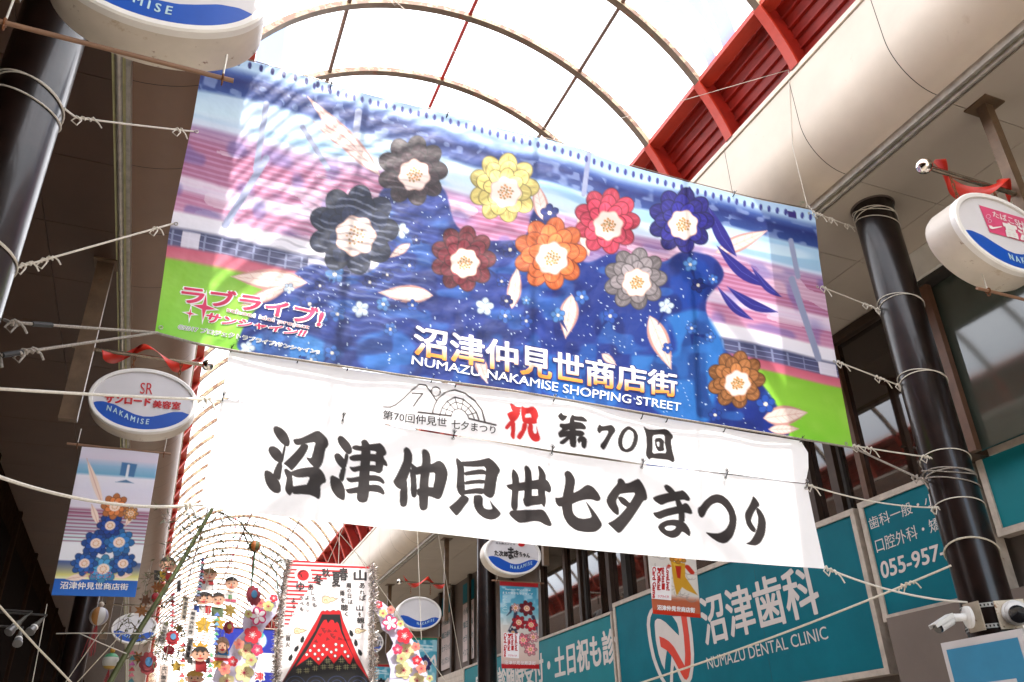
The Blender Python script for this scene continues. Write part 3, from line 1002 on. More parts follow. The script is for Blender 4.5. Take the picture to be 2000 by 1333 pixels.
    for q_ in ((742, 345, 600, 192, 34), (700, 300, 612, 240, 22), (600, 552, 452, 540, 44), (560, 560, 470, 596, 26), (845, 578, 738, 574, 36), (1398, 494, 1500, 450, 32), (1118, 575, 1106, 660, 38), (1000, 602, 1012, 520, 28),
               (1268, 618, 1310, 722, 38), (1062, 430, 1048, 356, 30), (1150, 500, 1128, 420, 22), (1490, 818, 1578, 806, 40), (1500, 840, 1560, 838, 22), (1178, 690, 1205, 712, 16), (800, 478, 760, 505, 18), (930, 690, 950, 750, 24)):
        leaf(*q_)
    # indigo leaf sprays and small filler blossoms
    for x0, y0, x1, y1, w in ((1380, 400, 1440, 500, 26), (1400, 480, 1500, 560, 24), (1420, 560, 1520, 610, 20), (1400, 560, 1470, 625, 16), (1470, 520, 1528, 580, 14)):
        pts_u, pts_d = [], []
        for k in range(11):
            t = k / 10; h_ = w * math.sin(PI * t) * .5; L_ = math.hypot(x1 - x0, y1 - y0)
            bx, by = x0 + (x1 - x0) * t, y0 + (y1 - y0) * t + 10 * math.sin(PI * t)
            pts_u.append((bx - (y1 - y0) / L_ * h_, by + (x1 - x0) / L_ * h_)); pts_d.append((bx + (y1 - y0) / L_ * h_, by - (x1 - x0) / L_ * h_))
        p.poly(pts_u + pts_d[::-1], (44, 42, 128), 1, 2)
        p.line([(x0, y0), ((x0 + x1) / 2, (y0 + y1) / 2 + 10), (x1, y1)], 1.2, (90, 92, 176), .8)
    rng = random.Random(21)
    n_ok = 0
    spots_ = []
    while n_ok < 52:
        x_, y_ = rng.uniform(480, 1500), rng.uniform(380, 830)
        k_ = int(np.argmin((px - x_) ** 2 + (py - y_) ** 2))
        if inm[k_] < 0.9: continue
        if 790 < x_ < 1345 and y_ > 622 + (x_ - 800) * 0.19 - 12: continue
        if any((x_ - f_[0]) ** 2 + (y_ - f_[1]) ** 2 < (f_[2] + 8) ** 2 for f_ in FLOWERS): continue
        if any((x_ - a_) ** 2 + (y_ - b_) ** 2 < 26 ** 2 for a_, b_ in spots_): continue
        spots_.append((x_, y_)); n_ok += 1
        r_ = rng.uniform(9, 19)
        c_ = rng.choice(((44, 84, 176), (36, 66, 150), (84, 138, 206), (60, 108, 190), (196, 214, 238), (28, 44, 118)))
        a0 = rng.uniform(0, 6)
        for k in range(5):
            a = a0 + 2 * PI * k / 5
            p.ell(x_ + r_ * .55 * math.cos(a), y_ + r_ * .55 * math.sin(a), r_ * .5, r_ * .42, tuple(q * .6 for q in c_), 1, 1.6, a)
            p.ell(x_ + r_ * .55 * math.cos(a), y_ + r_ * .55 * math.sin(a), r_ * .5 - 1.2, r_ * .42 - 1.2, c_, 1, 1.6, a)
        p.ell(x_, y_, r_ * .22, r_ * .22, (240, 232, 214))
    for k in range(30):
        x_, y_ = spots_[k % len(spots_)]; a = rng.uniform(0, 6.28); L_ = rng.uniform(24, 40)
        p.line([(x_ + 14 * math.cos(a), y_ + 14 * math.sin(a)), (x_ + L_ * math.cos(a), y_ + L_ * math.sin(a))], 7, (18, 40, 110), .8, 2, 1.5)
    # large layered blossoms with pale hearts
    for i, (cx, cy, r, col) in enumerate(FLOWERS):
        col = np.array(col, float)
        dk = col * 0.5; lt = np.minimum(255, col * 1.15 + 26)
        for ring, (rad, size, n) in enumerate(((0.70, 0.36, 9), (0.52, 0.33, 8), (0.34, 0.28, 7))):
            for k in range(n):
                a = 2 * PI * k / n + i * 0.7 + ring * 0.35
                x_, y_ = cx + r * rad * math.cos(a), cy + r * rad * math.sin(a)
                f = (0.86, 1.0, 1.14)[ring] * (1.0 + 0.10 * math.sin(k * 2.3 + i))
                p.ell(x_, y_, r * size, r * size * 0.80, dk, 1, 2, a)
                p.ell(x_, y_, r * size - 1.8, r * size * 0.80 - 1.8, np.minimum(255, col * f), 1, 2, a)
                for da in (-0.16, 0.0, 0.16):
                    p.line([(cx + r * (rad - size * 0.5) * math.cos(a + da), cy + r * (rad - size * 0.5) * math.sin(a + da)), (cx + r * (rad + size * 0.72) * math.cos(a + da * 0.6), cy + r * (rad + size * 0.72) * math.sin(a + da * 0.6))], 1.2, lt if da else dk, 0.55, 1.6)
        c0 = (cx + r * 0.05, cy + r * 0.14)
        th = np.linspace(0, 2 * PI, 50, endpoint=False)
        for rr_, cc in ((0.46, (220, 176, 160)), (0.43, (250, 230, 220))):
            q2 = r * rr_ * (1 + 0.07 * np.sin(7 * th + i))
            p.poly(list(zip(c0[0] + q2 * np.cos(th), c0[1] + q2 * np.sin(th))), cc, 1, 2)
        for k in range(22):
            a = 2 * PI * ((k * 0.618) % 1.0)
            q2 = r * 0.22 * math.sqrt((k + 0.5) / 22)
            p.ell(c0[0] + q2 * math.cos(a), c0[1] + q2 * math.sin(a), 2.2, 2.2, (206, 140, 70) if k % 3 else (150, 120, 60))
    # light and dark ripples of sunlight painted over the left of the mass
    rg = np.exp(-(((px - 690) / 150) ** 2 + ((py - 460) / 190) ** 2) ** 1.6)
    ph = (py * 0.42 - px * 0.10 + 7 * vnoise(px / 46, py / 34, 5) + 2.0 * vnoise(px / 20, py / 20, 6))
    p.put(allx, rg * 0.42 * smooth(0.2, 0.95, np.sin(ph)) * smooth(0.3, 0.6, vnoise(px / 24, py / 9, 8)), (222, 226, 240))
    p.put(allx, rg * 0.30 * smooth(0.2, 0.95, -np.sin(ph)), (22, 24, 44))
    p.c *= 0.93
    return p.linear()
main = empty('picture_banner', HB.P(985, 500), 'large colourful picture banner printed with big blossoms over a stadium and green field', 'banner')
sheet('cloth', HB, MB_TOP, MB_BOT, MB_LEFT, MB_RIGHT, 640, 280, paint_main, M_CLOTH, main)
h = MB()
for pl in (MB_LEFT, MB_RIGHT):
    pass
# hem line and eyelets
hem = MB()
for (x, y) in ((398, 108), (378, 255), (338, 437), (308, 640), (1585, 418), (1604, 560), (1637, 706), (1661, 866)):
    c = HB.P(x + (6 if x < 900 else -6), y, 0.004)
    hem.tube([c + Vector((math.cos(a) * 0.012, 0, math.sin(a) * 0.012)) for a in np.linspace(0, 2 * PI, 12, endpoint=False)], 0.004, 6, closed=True)
hem.build('eyelets', mat('brass_eyelet', (0.5, 0.47, 0.42), 0.35, 0.8), main)['kind'] = 'stuff'
F2 = lambda x, y: (780 + x * 0.3, 620 + y * 0.3)
G2 = lambda x, y: (320 + x * 0.18, 530 + y * 0.18)
M_NAVYP = mat('navy_print', (0.02, 0.025, 0.16), 0.6)
M_WHITEP = mat('white_print', (0.85, 0.85, 0.87), 0.6, var=0.02)
M_PINKP = mat('pink_red_print', (0.62, 0.03, 0.11), 0.6)
M_GREYP = mat('dark_grey_print', (0.10, 0.12, 0.10), 0.6)
T_, B_ = [F2(95, 58), F2(950, 205), F2(1800, 372)], [F2(92, 248), F2(950, 400), F2(1800, 522)]
lettering('沼津仲見世商店街', T_, B_, HB, M_NAVYP, main, 0.085, 0.004)
gw, go = lin((252, 252, 255)), lin((244, 168, 74))
lettering('沼津仲見世商店街', T_, B_, HB, M_TITLE, main, 0.03, 0.007, grad=lambda v: gw * smooth(0.12, 0.5, v) + go * (1 - smooth(0.12, 0.5, v)))
lettering('NUMAZU NAKAMISE SHOPPING STREET', [F2(80, 256), F2(950, 412), F2(1830, 562)], [F2(75, 310), F2(950, 470), F2(1826, 614)], HB, M_WHITEP, main, 0.02, 0.006)
def outlined(s, T, B, m, bold, halo):
    lettering(s, T, B, HB, M_WHITEP, main, halo, 0.0045)
    lettering(s, T, B, HB, m, main, bold, 0.007)
outlined('ラブライブ!', [G2(200, 155), G2(1000, 255), G2(1745, 430)], [G2(200, 335), G2(1000, 425), G2(1690, 605)], M_PINKP, 0.05, 0.13)
outlined('サンシャイン!!', [G2(480, 450), G2(1000, 545), G2(1555, 645)], [G2(440, 550), G2(1000, 615), G2(1515, 712)], M_PINKP, 0.06, 0.16)
outlined('school idol project', [G2(690, 388), G2(1580, 590)], [G2(680, 450), G2(1565, 640)], mat('rose_print', (0.5, 0.16, 0.2), 0.6), 0.0, 0.1)
outlined('©2017 プロジェクトラブライブ!サンシャイン!!', [G2(165, 572), G2(850, 680), G2(1690, 858)], [G2(150, 632), G2(850, 735), G2(1680, 905)], M_GREYP, 0.0, 0.09)
def star4(b, cx, cy, r, off, mi=0):
    pts = []
    for k in range(8):
        a = PI / 4 * k + 0.15
        q = r if k % 2 == 0 else r * 0.24
        pts.append((cx + q * math.cos(a), cy + q * 1.15 * math.sin(a)))
    flat_poly(b, pts, HB, off, mi)
for (x, y, r) in ((440, 392, 125), (285, 460, 52)):
    cx, cy = G2(x, y)
    b = MB(); star4(b, cx, cy, (r + 42) * 0.18, 0.0045); b.build('star_halo', M_WHITEP, main)
    b = MB(); star4(b, cx, cy, r * 0.18, 0.007); b.build('star', M_PINKP, main)

# ---- brush lettering of the white banners: stroke outlines in print coordinates
def A_(k):     # three tracing frames
    o = ((500, 820), (850, 850), (1200, 880))[k]
    return lambda x, y: (o[0] + x / 4.9925, o[1] + y / 4.9925)
INK = (46, 40, 40)
BRUSH = {0: """175,68 205,68 250,90 300,140 325,200 328,240 315,268 290,265 265,250 235,225 195,170 170,125 165,90
268,250 292,262 262,425 235,420
120,280 140,262 175,262 215,285 245,320 262,380 255,425 225,425 180,400 145,360 120,315
210,415 260,420 238,600 190,570 160,530
80,500 110,495 150,512 190,560 225,600 243,650 243,700 215,722 175,715 130,680 95,620 80,560
355,195 430,188 510,150 575,118 610,113 650,145 695,195 706,245 695,270 672,295 655,400 632,455 605,487 570,475 530,440 495,395 485,370 535,382 550,330 565,270 578,225 500,235 440,250 400,258 370,240
440,245 490,240 510,265 495,310 460,370 420,420 385,465 345,505 320,475 290,450 262,432 320,380 370,330 410,285
270,490 290,478 325,500 350,520 358,600 362,680 350,720 330,745 300,720 280,680 290,620 298,570 280,530
325,515 400,485 480,470 540,465 580,465 630,490 665,540 680,590 675,618 650,625 625,650 628,720 622,765 608,780 570,755 520,735 485,650 510,600 522,560 430,570 380,565 350,545
340,655 420,645 490,635 560,640 620,660 628,700 560,745 520,735 440,728 365,730 350,700
790,185 810,160 840,165 880,200 915,240 935,285 935,325 905,345 870,325 835,285 800,235
865,325 905,345 880,460 850,440
755,350 780,328 810,332 845,370 875,415 882,455 865,480 835,478 800,445 770,400
830,470 880,455 850,620 800,570
720,560 740,545 775,560 820,585 850,640 868,690 868,750 858,790 830,785 780,755 735,690 720,620
935,260 970,250 1020,260 1080,245 1130,240 1180,235 1205,230 1245,265 1270,320 1265,345 1240,360 1180,345 1165,310 1110,305 1030,310 960,300 935,285
1165,310 1240,350 1250,400 1230,500 1200,530 1160,500 1165,400
905,365 950,345 1030,340 1110,335 1170,340 1230,365 1270,410 1283,450 1275,460 1240,445 1200,430 1150,410 1100,408 1020,405 950,408 915,395
905,462 950,465 1010,450 1100,445 1160,445 1230,470 1235,500 1200,530 1150,510 1100,505 1010,500 960,515 930,500
875,570 930,570 1000,555 1080,545 1150,540 1210,555 1245,590 1255,620 1240,632 1200,605 1130,600 1060,600 980,612 920,618 890,600
868,680 920,672 990,655 1080,640 1160,632 1210,645 1245,685 1258,725 1240,738 1200,715 1130,702 1060,708 980,720 900,728 880,705
1020,215 1045,195 1075,200 1110,250 1115,330 1110,450 1105,600 1100,740 1085,800 1045,815 1000,805 978,770 985,700 1000,600 1010,480 1022,350 1030,270
1435,290 1462,268 1495,290 1522,345 1522,400 1505,480 1480,560 1465,600 1440,660 1400,685 1360,655 1332,605 1360,560 1400,480 1435,400 1440,340
1400,680 1440,640 1470,590 1475,680 1475,800 1465,845 1435,858 1405,845 1397,800
1505,420 1560,465 1590,470 1590,520 1510,500
1490,480 1540,495 1560,560 1565,680 1565,740 1545,768 1515,755 1503,700 1503,600 1498,540
1510,490 1590,455 1660,445 1720,430 1760,405 1790,400 1830,430 1855,480 1868,530 1855,600 1830,680 1805,760 1775,785 1740,775 1710,745 1720,660 1735,590 1742,520 1700,520 1620,530 1560,545 1520,535
1560,680 1620,665 1680,660 1740,665 1780,700 1770,770 1730,770 1700,755 1620,745 1570,745
1612,310 1630,288 1660,295 1690,330 1702,380 1695,480 1680,600 1675,760 1672,850 1660,880 1630,893 1600,885 1585,850 1583,740 1590,600 1605,480 1618,400""",
1: """205,220 230,240 265,275 280,320 280,420 285,520 280,600 245,600 215,565 200,500 208,420 212,330 195,250
240,260 320,258 420,248 490,230 520,223 570,260 615,315 633,352 605,400 590,480 580,570 560,610 530,620 490,600 460,570 470,500 482,420 492,310 400,315 320,312 275,310
275,365 350,348 430,335 470,340 500,365 495,390 430,388 350,395 285,402
282,455 350,442 430,435 480,440 475,480 400,478 340,485 283,490
270,545 340,528 420,518 470,525 465,585 400,575 330,580 260,588
245,595 285,590 325,620 320,650 280,700 245,750 200,798 165,760 122,708 160,680 205,640
370,590 440,585 462,620 458,680 470,715 510,730 555,725 540,680 522,625 560,680 600,720 643,768 620,800 580,825 530,832 470,815 410,770 375,710 365,640
750,330 775,345 805,385 818,440 815,520 808,600 805,730 760,740 735,700 740,600 748,480 740,390
735,735 805,735 860,730 950,730 1040,722 1075,745 1110,800 1143,870 1130,893 1080,880 1020,845 960,840 880,855 820,860 780,835 735,795 715,765
865,310 885,295 915,315 940,360 945,450 945,560 935,690 890,700 860,650 870,500 875,400
1000,300 1020,297 1060,340 1085,390 1085,470 1075,560 1085,640 1075,695 1060,705 1025,650 1000,590 1005,450 1015,370
850,620 890,600 950,592 1010,590 1075,610 1085,650 1030,680 960,685 890,703 865,680
685,490 740,478 830,465 920,450 1010,430 1075,425 1110,450 1135,500 1140,540 1120,565 1080,545 1040,530 980,530 900,535 830,550 760,548 710,525
1172,605 1200,610 1260,600 1340,570 1420,530 1470,490 1500,478 1550,500 1600,560 1625,610 1618,635 1590,645 1540,625 1480,625 1400,645 1330,680 1260,692 1210,698 1180,660
1265,365 1295,340 1330,355 1365,405 1377,450 1365,520 1350,620 1345,720 1360,770 1400,805 1460,815 1540,800 1520,740 1470,630 1530,700 1590,780 1642,870 1620,910 1570,945 1480,948 1380,930 1300,870 1255,790 1240,690 1248,600 1270,500 1280,430
1790,425 1820,418 1850,440 1868,480 1830,550 1790,600 1770,650 1800,720 1800,770 1785,782 1745,755 1700,700 1675,640 1690,590 1740,520 1785,470""",
2: """90,320 150,315 200,290 245,270 285,325 315,390 328,455 320,485 290,490 240,570 180,660 120,740 75,795 45,808 15,780 -30,735 -60,708 0,680 60,630 120,560 170,490 215,410 160,412 100,418 60,425 70,390 85,350
35,455 70,445 110,465 150,505 170,530 150,560 115,545 70,515
378,460 420,440 500,420 580,405 640,395 665,388 700,415 738,465 735,490 715,495 680,480 600,490 520,508 465,535 430,515 395,490
378,605 420,600 500,570 590,550 660,530 695,510 725,530 755,580 765,615 745,622 690,605 600,622 510,645 450,672 420,660 392,635
485,345 510,330 550,352 585,390 610,430 640,480 680,560 692,640 690,700 632,690 630,610 608,540 595,470 550,430 505,390
425,745 450,710 510,680 580,672 650,680 700,710 735,760 750,800 745,838 725,830 695,805 665,790 640,830 600,852 560,855 500,830 450,790 | 490,755 520,735 570,732 607,740 595,765 560,782 515,780
815,560 840,545 880,490 940,440 1000,425 1060,440 1120,490 1170,570 1197,660 1190,750 1160,840 1110,895 1070,908 1020,895 950,850 890,795 960,808 1030,808 1090,770 1125,700 1120,620 1085,560 1040,520 1000,510 950,530 905,585 880,640 855,660 830,640 815,600
1350,443 1380,470 1415,525 1410,550 1395,555 1360,610 1335,680 1345,710 1385,770 1370,805 1330,780 1290,720 1273,640 1280,600 1320,530 1340,480
1395,555 1430,590 1465,650 1480,720 1470,820 1430,900 1385,930 1330,925 1280,910 1330,885 1370,820 1390,770 1402,700 1400,640 1380,585"""}
def strokes(txt, f):
    for ln in txt.strip().split('\n'):
        loops = [smooth_loop([f(*map(float, q.split(','))) for q in part.split()]) for part in ln.split('|')]
        yield loops[0], tuple(loops[1:])
def paint_lower(px, py, u, v):
    p = Paint(px, py, (250, 249, 250))
    n = vnoise(px / 60, py / 40, 3)
    p.c *= (0.985 + 0.015 * n)[:, None]
    for k, txt in BRUSH.items():
        for lp, holes in strokes(txt, A_(k)):
            p.poly(lp, INK, 1, 1.3, holes)
    return p.linear()
SEAM = [(434, 776), (550, 795), (670, 815), (780, 833), (885, 850), (1000, 868), (1075, 880), (1255, 905), (1417, 925), (1572, 945)]
UP_T = [(448, 683), (580, 704), (690, 722), (845, 746), (1000, 767), (1160, 792), (1320, 820), (1450, 843), (1563, 862)]
lowb = empty('festival_banner', HL.P(1000, 970), 'long white banner with huge black brush characters, lowest of the hung banners', 'banner')
sheet('cloth', HL, [(433, 778), (550, 797), (670, 817), (780, 835.5), (885, 852.5), (1000, 870.5), (1075, 882.5), (1255, 907.5), (1417, 927), (1574, 947)],
      [(390, 990), (560, 1011), (800, 1037), (1000, 1060), (1300, 1088), (1608, 1112)], [(433, 778), (412, 880), (390, 990)], [(1574, 947), (1590, 1030), (1608, 1112)], 760, 150, paint_lower, M_CLOTHW, lowb)

D5 = lambda x, y: (960 + x / 5, 760 + y / 5)
RED_ = """175,145 200,150 235,175 290,180 270,215 250,230 200,220 185,190
145,245 180,225 250,205 280,210 270,245 225,280 190,330 170,300
250,230 280,240 255,290 215,330 170,380 150,400 120,385 160,330 200,290 190,262
180,330 230,320 225,440 220,490 205,495 180,460 188,400
285,165 330,190 400,172 440,205 458,268 440,300 438,345 385,320 382,240 322,250 328,320 300,330 283,240
310,285 385,280 440,300 440,345 310,345
300,330 345,345 340,390 300,470 275,502 240,480 255,440 290,400
360,335 400,345 400,420 420,445 440,430 432,350 450,420 472,480 465,510 430,522 390,505 360,460 345,400"""
BLK_ = """640,265 675,230 695,260 740,265 720,300 690,320 660,300
780,250 810,270 890,270 935,310 925,325 870,320 800,310 760,300
660,340 720,345 800,320 880,330 920,370 915,400 850,395 760,400 700,420 650,450 645,430 690,390 660,375
645,440 700,415 800,405 880,410 910,440 880,470 800,460 720,470 660,480
760,270 800,290 820,400 825,560 805,580 760,560 755,420
740,460 780,470 740,510 700,545 665,540 660,520 700,490
850,465 900,465 930,500 920,570 905,588 875,570 870,510 850,540 830,500
1025,400 1055,340 1080,365 1130,355 1180,345 1215,385 1218,410 1180,460 1140,530 1105,590 1085,595 1055,555 1100,500 1140,430 1145,405 1080,410 1055,440
1330,360 1360,360 1420,400 1445,460 1430,540 1390,600 1330,620 1270,600 1240,540 1245,470 1280,400 | 1350,390 1395,420 1400,480 1370,560 1320,590 1290,560 1285,500 1310,430
1490,355 1530,390 1620,395 1720,382 1780,450 1785,470 1760,500 1775,600 1800,690 1785,718 1740,690 1640,680 1570,670 1550,690 1515,640 1525,560 1520,450 | 1580,450 1650,440 1700,445 1700,520 1720,625 1650,620 1580,630 1585,540
1600,480 1660,470 1700,510 1690,550 1700,600 1640,610 1610,560 | 1620,515 1650,512 1648,560 1632,560"""
E6 = lambda x, y: (720 + x / 6.6667, 730 + y / 6.6667)
def paint_upper(px, py, u, v):
    p = Paint(px, py, (250, 249, 250))
    for lp, holes in strokes(RED_, D5): p.poly(lp, (208, 40, 40), 1, 1.3, holes)
    for lp, holes in strokes(BLK_, D5): p.poly(lp, INK, 1, 1.3, holes)
    L = lambda pts, w: p.line([E6(*q) for q in pts], w / 6.6667, (60, 52, 50), 1, 1.2)
    L([(190, 437), (280, 440), (350, 410), (450, 330), (550, 230), (650, 150), (735, 155), (800, 240), (870, 350)], 18)
    L([(560, 262), (700, 268), (640, 340), (580, 430)], 20)
    L([(870 + 60 * math.cos(a), 240 + 60 * math.sin(a)) for a in np.linspace(0, 2 * PI, 24)], 16)
    L([(825, 520), (850, 420), (900, 330), (1000, 245), (1120, 215), (1250, 260), (1380, 360), (1470, 480), (1510, 630)], 19)
    o_ = [(920, 550), (950, 450), (1020, 365), (1120, 310), (1230, 340), (1330, 420), (1400, 510), (1430, 600)]
    m_ = [(990, 545), (1015, 470), (1060, 410), (1130, 375), (1225, 400), (1300, 460), (1350, 530), (1375, 600)]
    i_ = [(1065, 560), (1090, 500), (1120, 475), (1160, 462), (1205, 468), (1250, 500), (1285, 545), (1305, 590)]
    L(o_, 17); L(m_, 13); L(i_, 14)
    for a, c in zip(o_[1:-1], i_[1:-1]): L([a, c], 13)
    L([(1060, 340), (1130, 465)], 0.1)
    L([(640, 510), (1065, 555)], 24)
    L([(1310, 590), (1650, 675)], 22)
    return p.linear()
upb = empty('celebration_banner', HU.P(1000, 830), 'narrow white banner with arch emblem and red character below the picture banner', 'banner')
sheet('cloth', HU, UP_T, SEAM, [(448, 683), (441, 730), (434, 776)], [(1563, 862), (1577, 885), (1578, 915), (1572, 945)], 720, 84, paint_upper, M_CLOTHW, upb)
M_INKP = mat('ink_print', (0.03, 0.025, 0.025), 0.6)
lettering('第70回仲見世', [E6(188, 478), E6(560, 535), E6(1010, 585)], [E6(182, 592), E6(560, 655), E6(1004, 705)], HU, M_INKP, upb, 0.015, 0.005)
lettering('七夕まつり', [E6(1075, 605), E6(1350, 640), E6(1645, 690)], [E6(1070, 722), E6(1350, 755), E6(1640, 795)], HU, M_INKP, upb, 0.015, 0.005)
# black cable ties with eyelets along the three edges
M_TIE = mat('black_cable_tie', (0.01, 0.01, 0.01), 0.4)
M_EYE = mat('grey_eyelet', (0.45, 0.43, 0.42), 0.35, 0.7)
def tie(surf, x, y, h, parent, two=True):
    b = MB()
    c0, c1 = surf.P(x + 1.2, y - h / 2, 0.014), surf.P(x - 1.2, y + h / 2, 0.014)
    mid = (c0 + c1) / 2 + surf.n * 0.012
    b.tube([c0 - surf.n * 0.012, c0, mid, c1, c1 - surf.n * 0.012], 0.0045, 6)
    b.tube([mid, mid + Vector((0.012, -0.02, 0.018))], 0.0025, 5)
    t = b.build('cable_tie', M_TIE, parent, smooth=True)
    for c in ((c0, c1) if two else (c0,)):
        e = MB()
        e.tube([c + Vector((math.cos(a) * 0.012, 0.004, math.sin(a) * 0.012)) for a in np.linspace(0, 2 * PI, 12, endpoint=False)], 0.0035, 6, closed=True)
        e.build('eyelet', M_EYE, t, smooth=True)
for x, y in ((670, 815), (884, 850), (1076, 880), (1255, 905), (1417, 926)): tie(HU, x, y, 15, upb)
tie(HU, 435, 776, 15, upb); tie(HU, 1572, 947, 15, upb)
for x, y in ((452, 681), (582, 702), (679, 718), (842, 742), (889, 751), (1080, 779), (1254, 812), (1303, 818), (1413, 838), (1562, 858)): tie(HU, x, y, 12, upb, False)
for x, y in ((646, 168), (873, 225), (1433, 379)): tie(HB, x, y, 9, main, False)
# ------------------------------------------------------------------ oval signs along both pavements
M_SIGNW = mat('yellowed_sign_enamel', (0.56, 0.50, 0.42), 0.45, var=0.12, vscale=3, rust=0.22, rscale=3.2, rcol=(0.42, 0.31, 0.18), spots=(0.34, 11.0, (0.14, 0.045, 0.012)))
M_RIMW = mat('white_sign_rim', (0.74, 0.72, 0.68), 0.4, var=0.05)
M_FACE = mat('milky_sign_face', (0.62, 0.60, 0.61), 0.3, var=0.05, vscale=2)
M_BLUE = mat('blue_sign_film', (0.008, 0.075, 0.40), 0.35, var=0.06)
M_LBLUE = mat('pale_blue_lettering', (0.45, 0.62, 0.66), 0.5)
M_RED = mat('red_film_lettering', (0.50, 0.012, 0.016), 0.4)
M_RIBBON = mat('red_ribbon', (0.55, 0.022, 0.008), 0.4, var=0.15)
M_CHAIN = mat('rusty_chain', (0.16, 0.06, 0.02), 0.7, 0.4, var=0.4, vscale=20)
M_POST = mat('bronze_post', (0.13, 0.08, 0.045), 0.45, 0.3, var=0.25, vscale=6, rust=0.3)
M_ROD = mat('dull_chrome_rod', (0.30, 0.24, 0.18), 0.25, 0.8, var=0.3, rust=0.3, rscale=10)
M_BALL = mat('chrome_ball', (0.70, 0.65, 0.58), 0.12, 1.0, var=0.1)
M_BROD = mat('brown_flag_rod', (0.23, 0.125, 0.075), 0.5, var=0.15)
M_WIRE = mat('pale_wire', (0.55, 0.52, 0.45), 0.4, 0.2)
SA, SB, SZ, SD = 0.515, 0.355, 5.205, 0.29
def ellp(t, a, b): return (a * math.cos(t), b * math.sin(t))
WAVE = ((-.97, -.27), (-.9, -.22), (-.78, -.19), (-.55, -.25), (-.3, -.41), (-.12, -.51), (.05, -.55), (.22, -.52), (.38, -.43), (.6, -.28), (.8, -.235), (.9, -.27), (.97, -.33))
def wz(x):
    return float(np.interp(x, [q[0] for q in WAVE], [q[1] for q in WAVE]))
def oval_sign(xc, y, label, nx=(-.68, .18), zc=SZ, hooks=(0.62, -0.62)):
    root = empty('oval_sign', (xc, y, zc), label, 'sign', 'oval shop signs along the pavements')
    N = 72
    T = [2 * PI * i / N for i in range(N)]
    b = MB()
    rings = [(SA, SB, -0.004), (SA, SB, SD), (SA - 0.02, SB - 0.02, SD + 0.008)]
    vs_ = []
    for a, h, dy in [(SA + 0.0, SB + 0.0, 0.045), (SA, SB, SD - 0.03), (SA - 0.012, SB - 0.012, SD)]:
        vs_ += [(xc + a * math.cos(t), y + dy, zc + h * math.sin(t)) for t in T]
    fs = []
    for r in range(2):
        for i in range(N):
            j = (i + 1) % N
            fs.append((r * N + i, r * N + j, (r + 1) * N + j, (r + 1) * N + i))
    fs.append(tuple(range(2 * N, 3 * N)))
    b.add(vs_, fs)
    b.build('drum', M_SIGNW, root, smooth=True, angle=30)
    b = MB()
    vs_ = []
    for a, h, dy in [(SA + 0.004, SB + 0.004, 0.046), (SA + 0.006, SB + 0.006, 0.002), (SA - 0.004, SB - 0.004, -0.008), (SA - 0.034, SB - 0.034, -0.006), (SA - 0.036, SB - 0.036, 0.02)]:
        vs_ += [(xc + a * math.cos(t), y + dy, zc + h * math.sin(t)) for t in T]
    fs = []
    for r in range(4):
        for i in range(N):
            j = (i + 1) % N
            fs.append((r * N + i, r * N + j, (r + 1) * N + j, (r + 1) * N + i))
    b.add(vs_, fs)
    b.build('rim', M_RIMW, root, smooth=True, angle=30)
    fa, fb = SA - 0.036, SB - 0.036
    b = MB()
    b.add([(xc + fa * math.cos(t), y + 0.012, zc + fb * math.sin(t)) for t in T], [tuple(range(N))])
    face = b.build('face', M_FACE, root)
    # blue wave along the foot of the face
    b = MB()
    n = 40
    top, bot = [], []
    for i in range(n + 1):
        x = -0.955 + 1.91 * i / n
        zb = -math.sqrt(max(0, 1 - x * x)) * 0.995
        zt = max(wz(x), zb)
        top.append((xc + fa * x, y + 0.009, zc + fb * zt)); bot.append((xc + fa * x, y + 0.009, zc + fb * zb))
    b.add(top + bot, [(i, i + 1, n + 2 + i, n + 1 + i) for i in range(n)])
    wv_ = b.build('blue_wave', M_BLUE, face)
    S = Flat('Y', y + 0.009, (0, -1, 0))
    xs = np.linspace(nx[0], nx[1], 9)
    tp = [Vector((xc + fa * x, y + 0.009, zc + fb * (wz(x) - 0.09))) for x in xs]
    bt = [Vector((xc + fa * x, y + 0.009, zc + fb * (wz(x) - 0.27))) for x in xs]
    lettering('N A K A M I S E', tp, bt, S, M_LBLUE, face, 0.03, 0.003, world_pts=True)
    return root, face, S
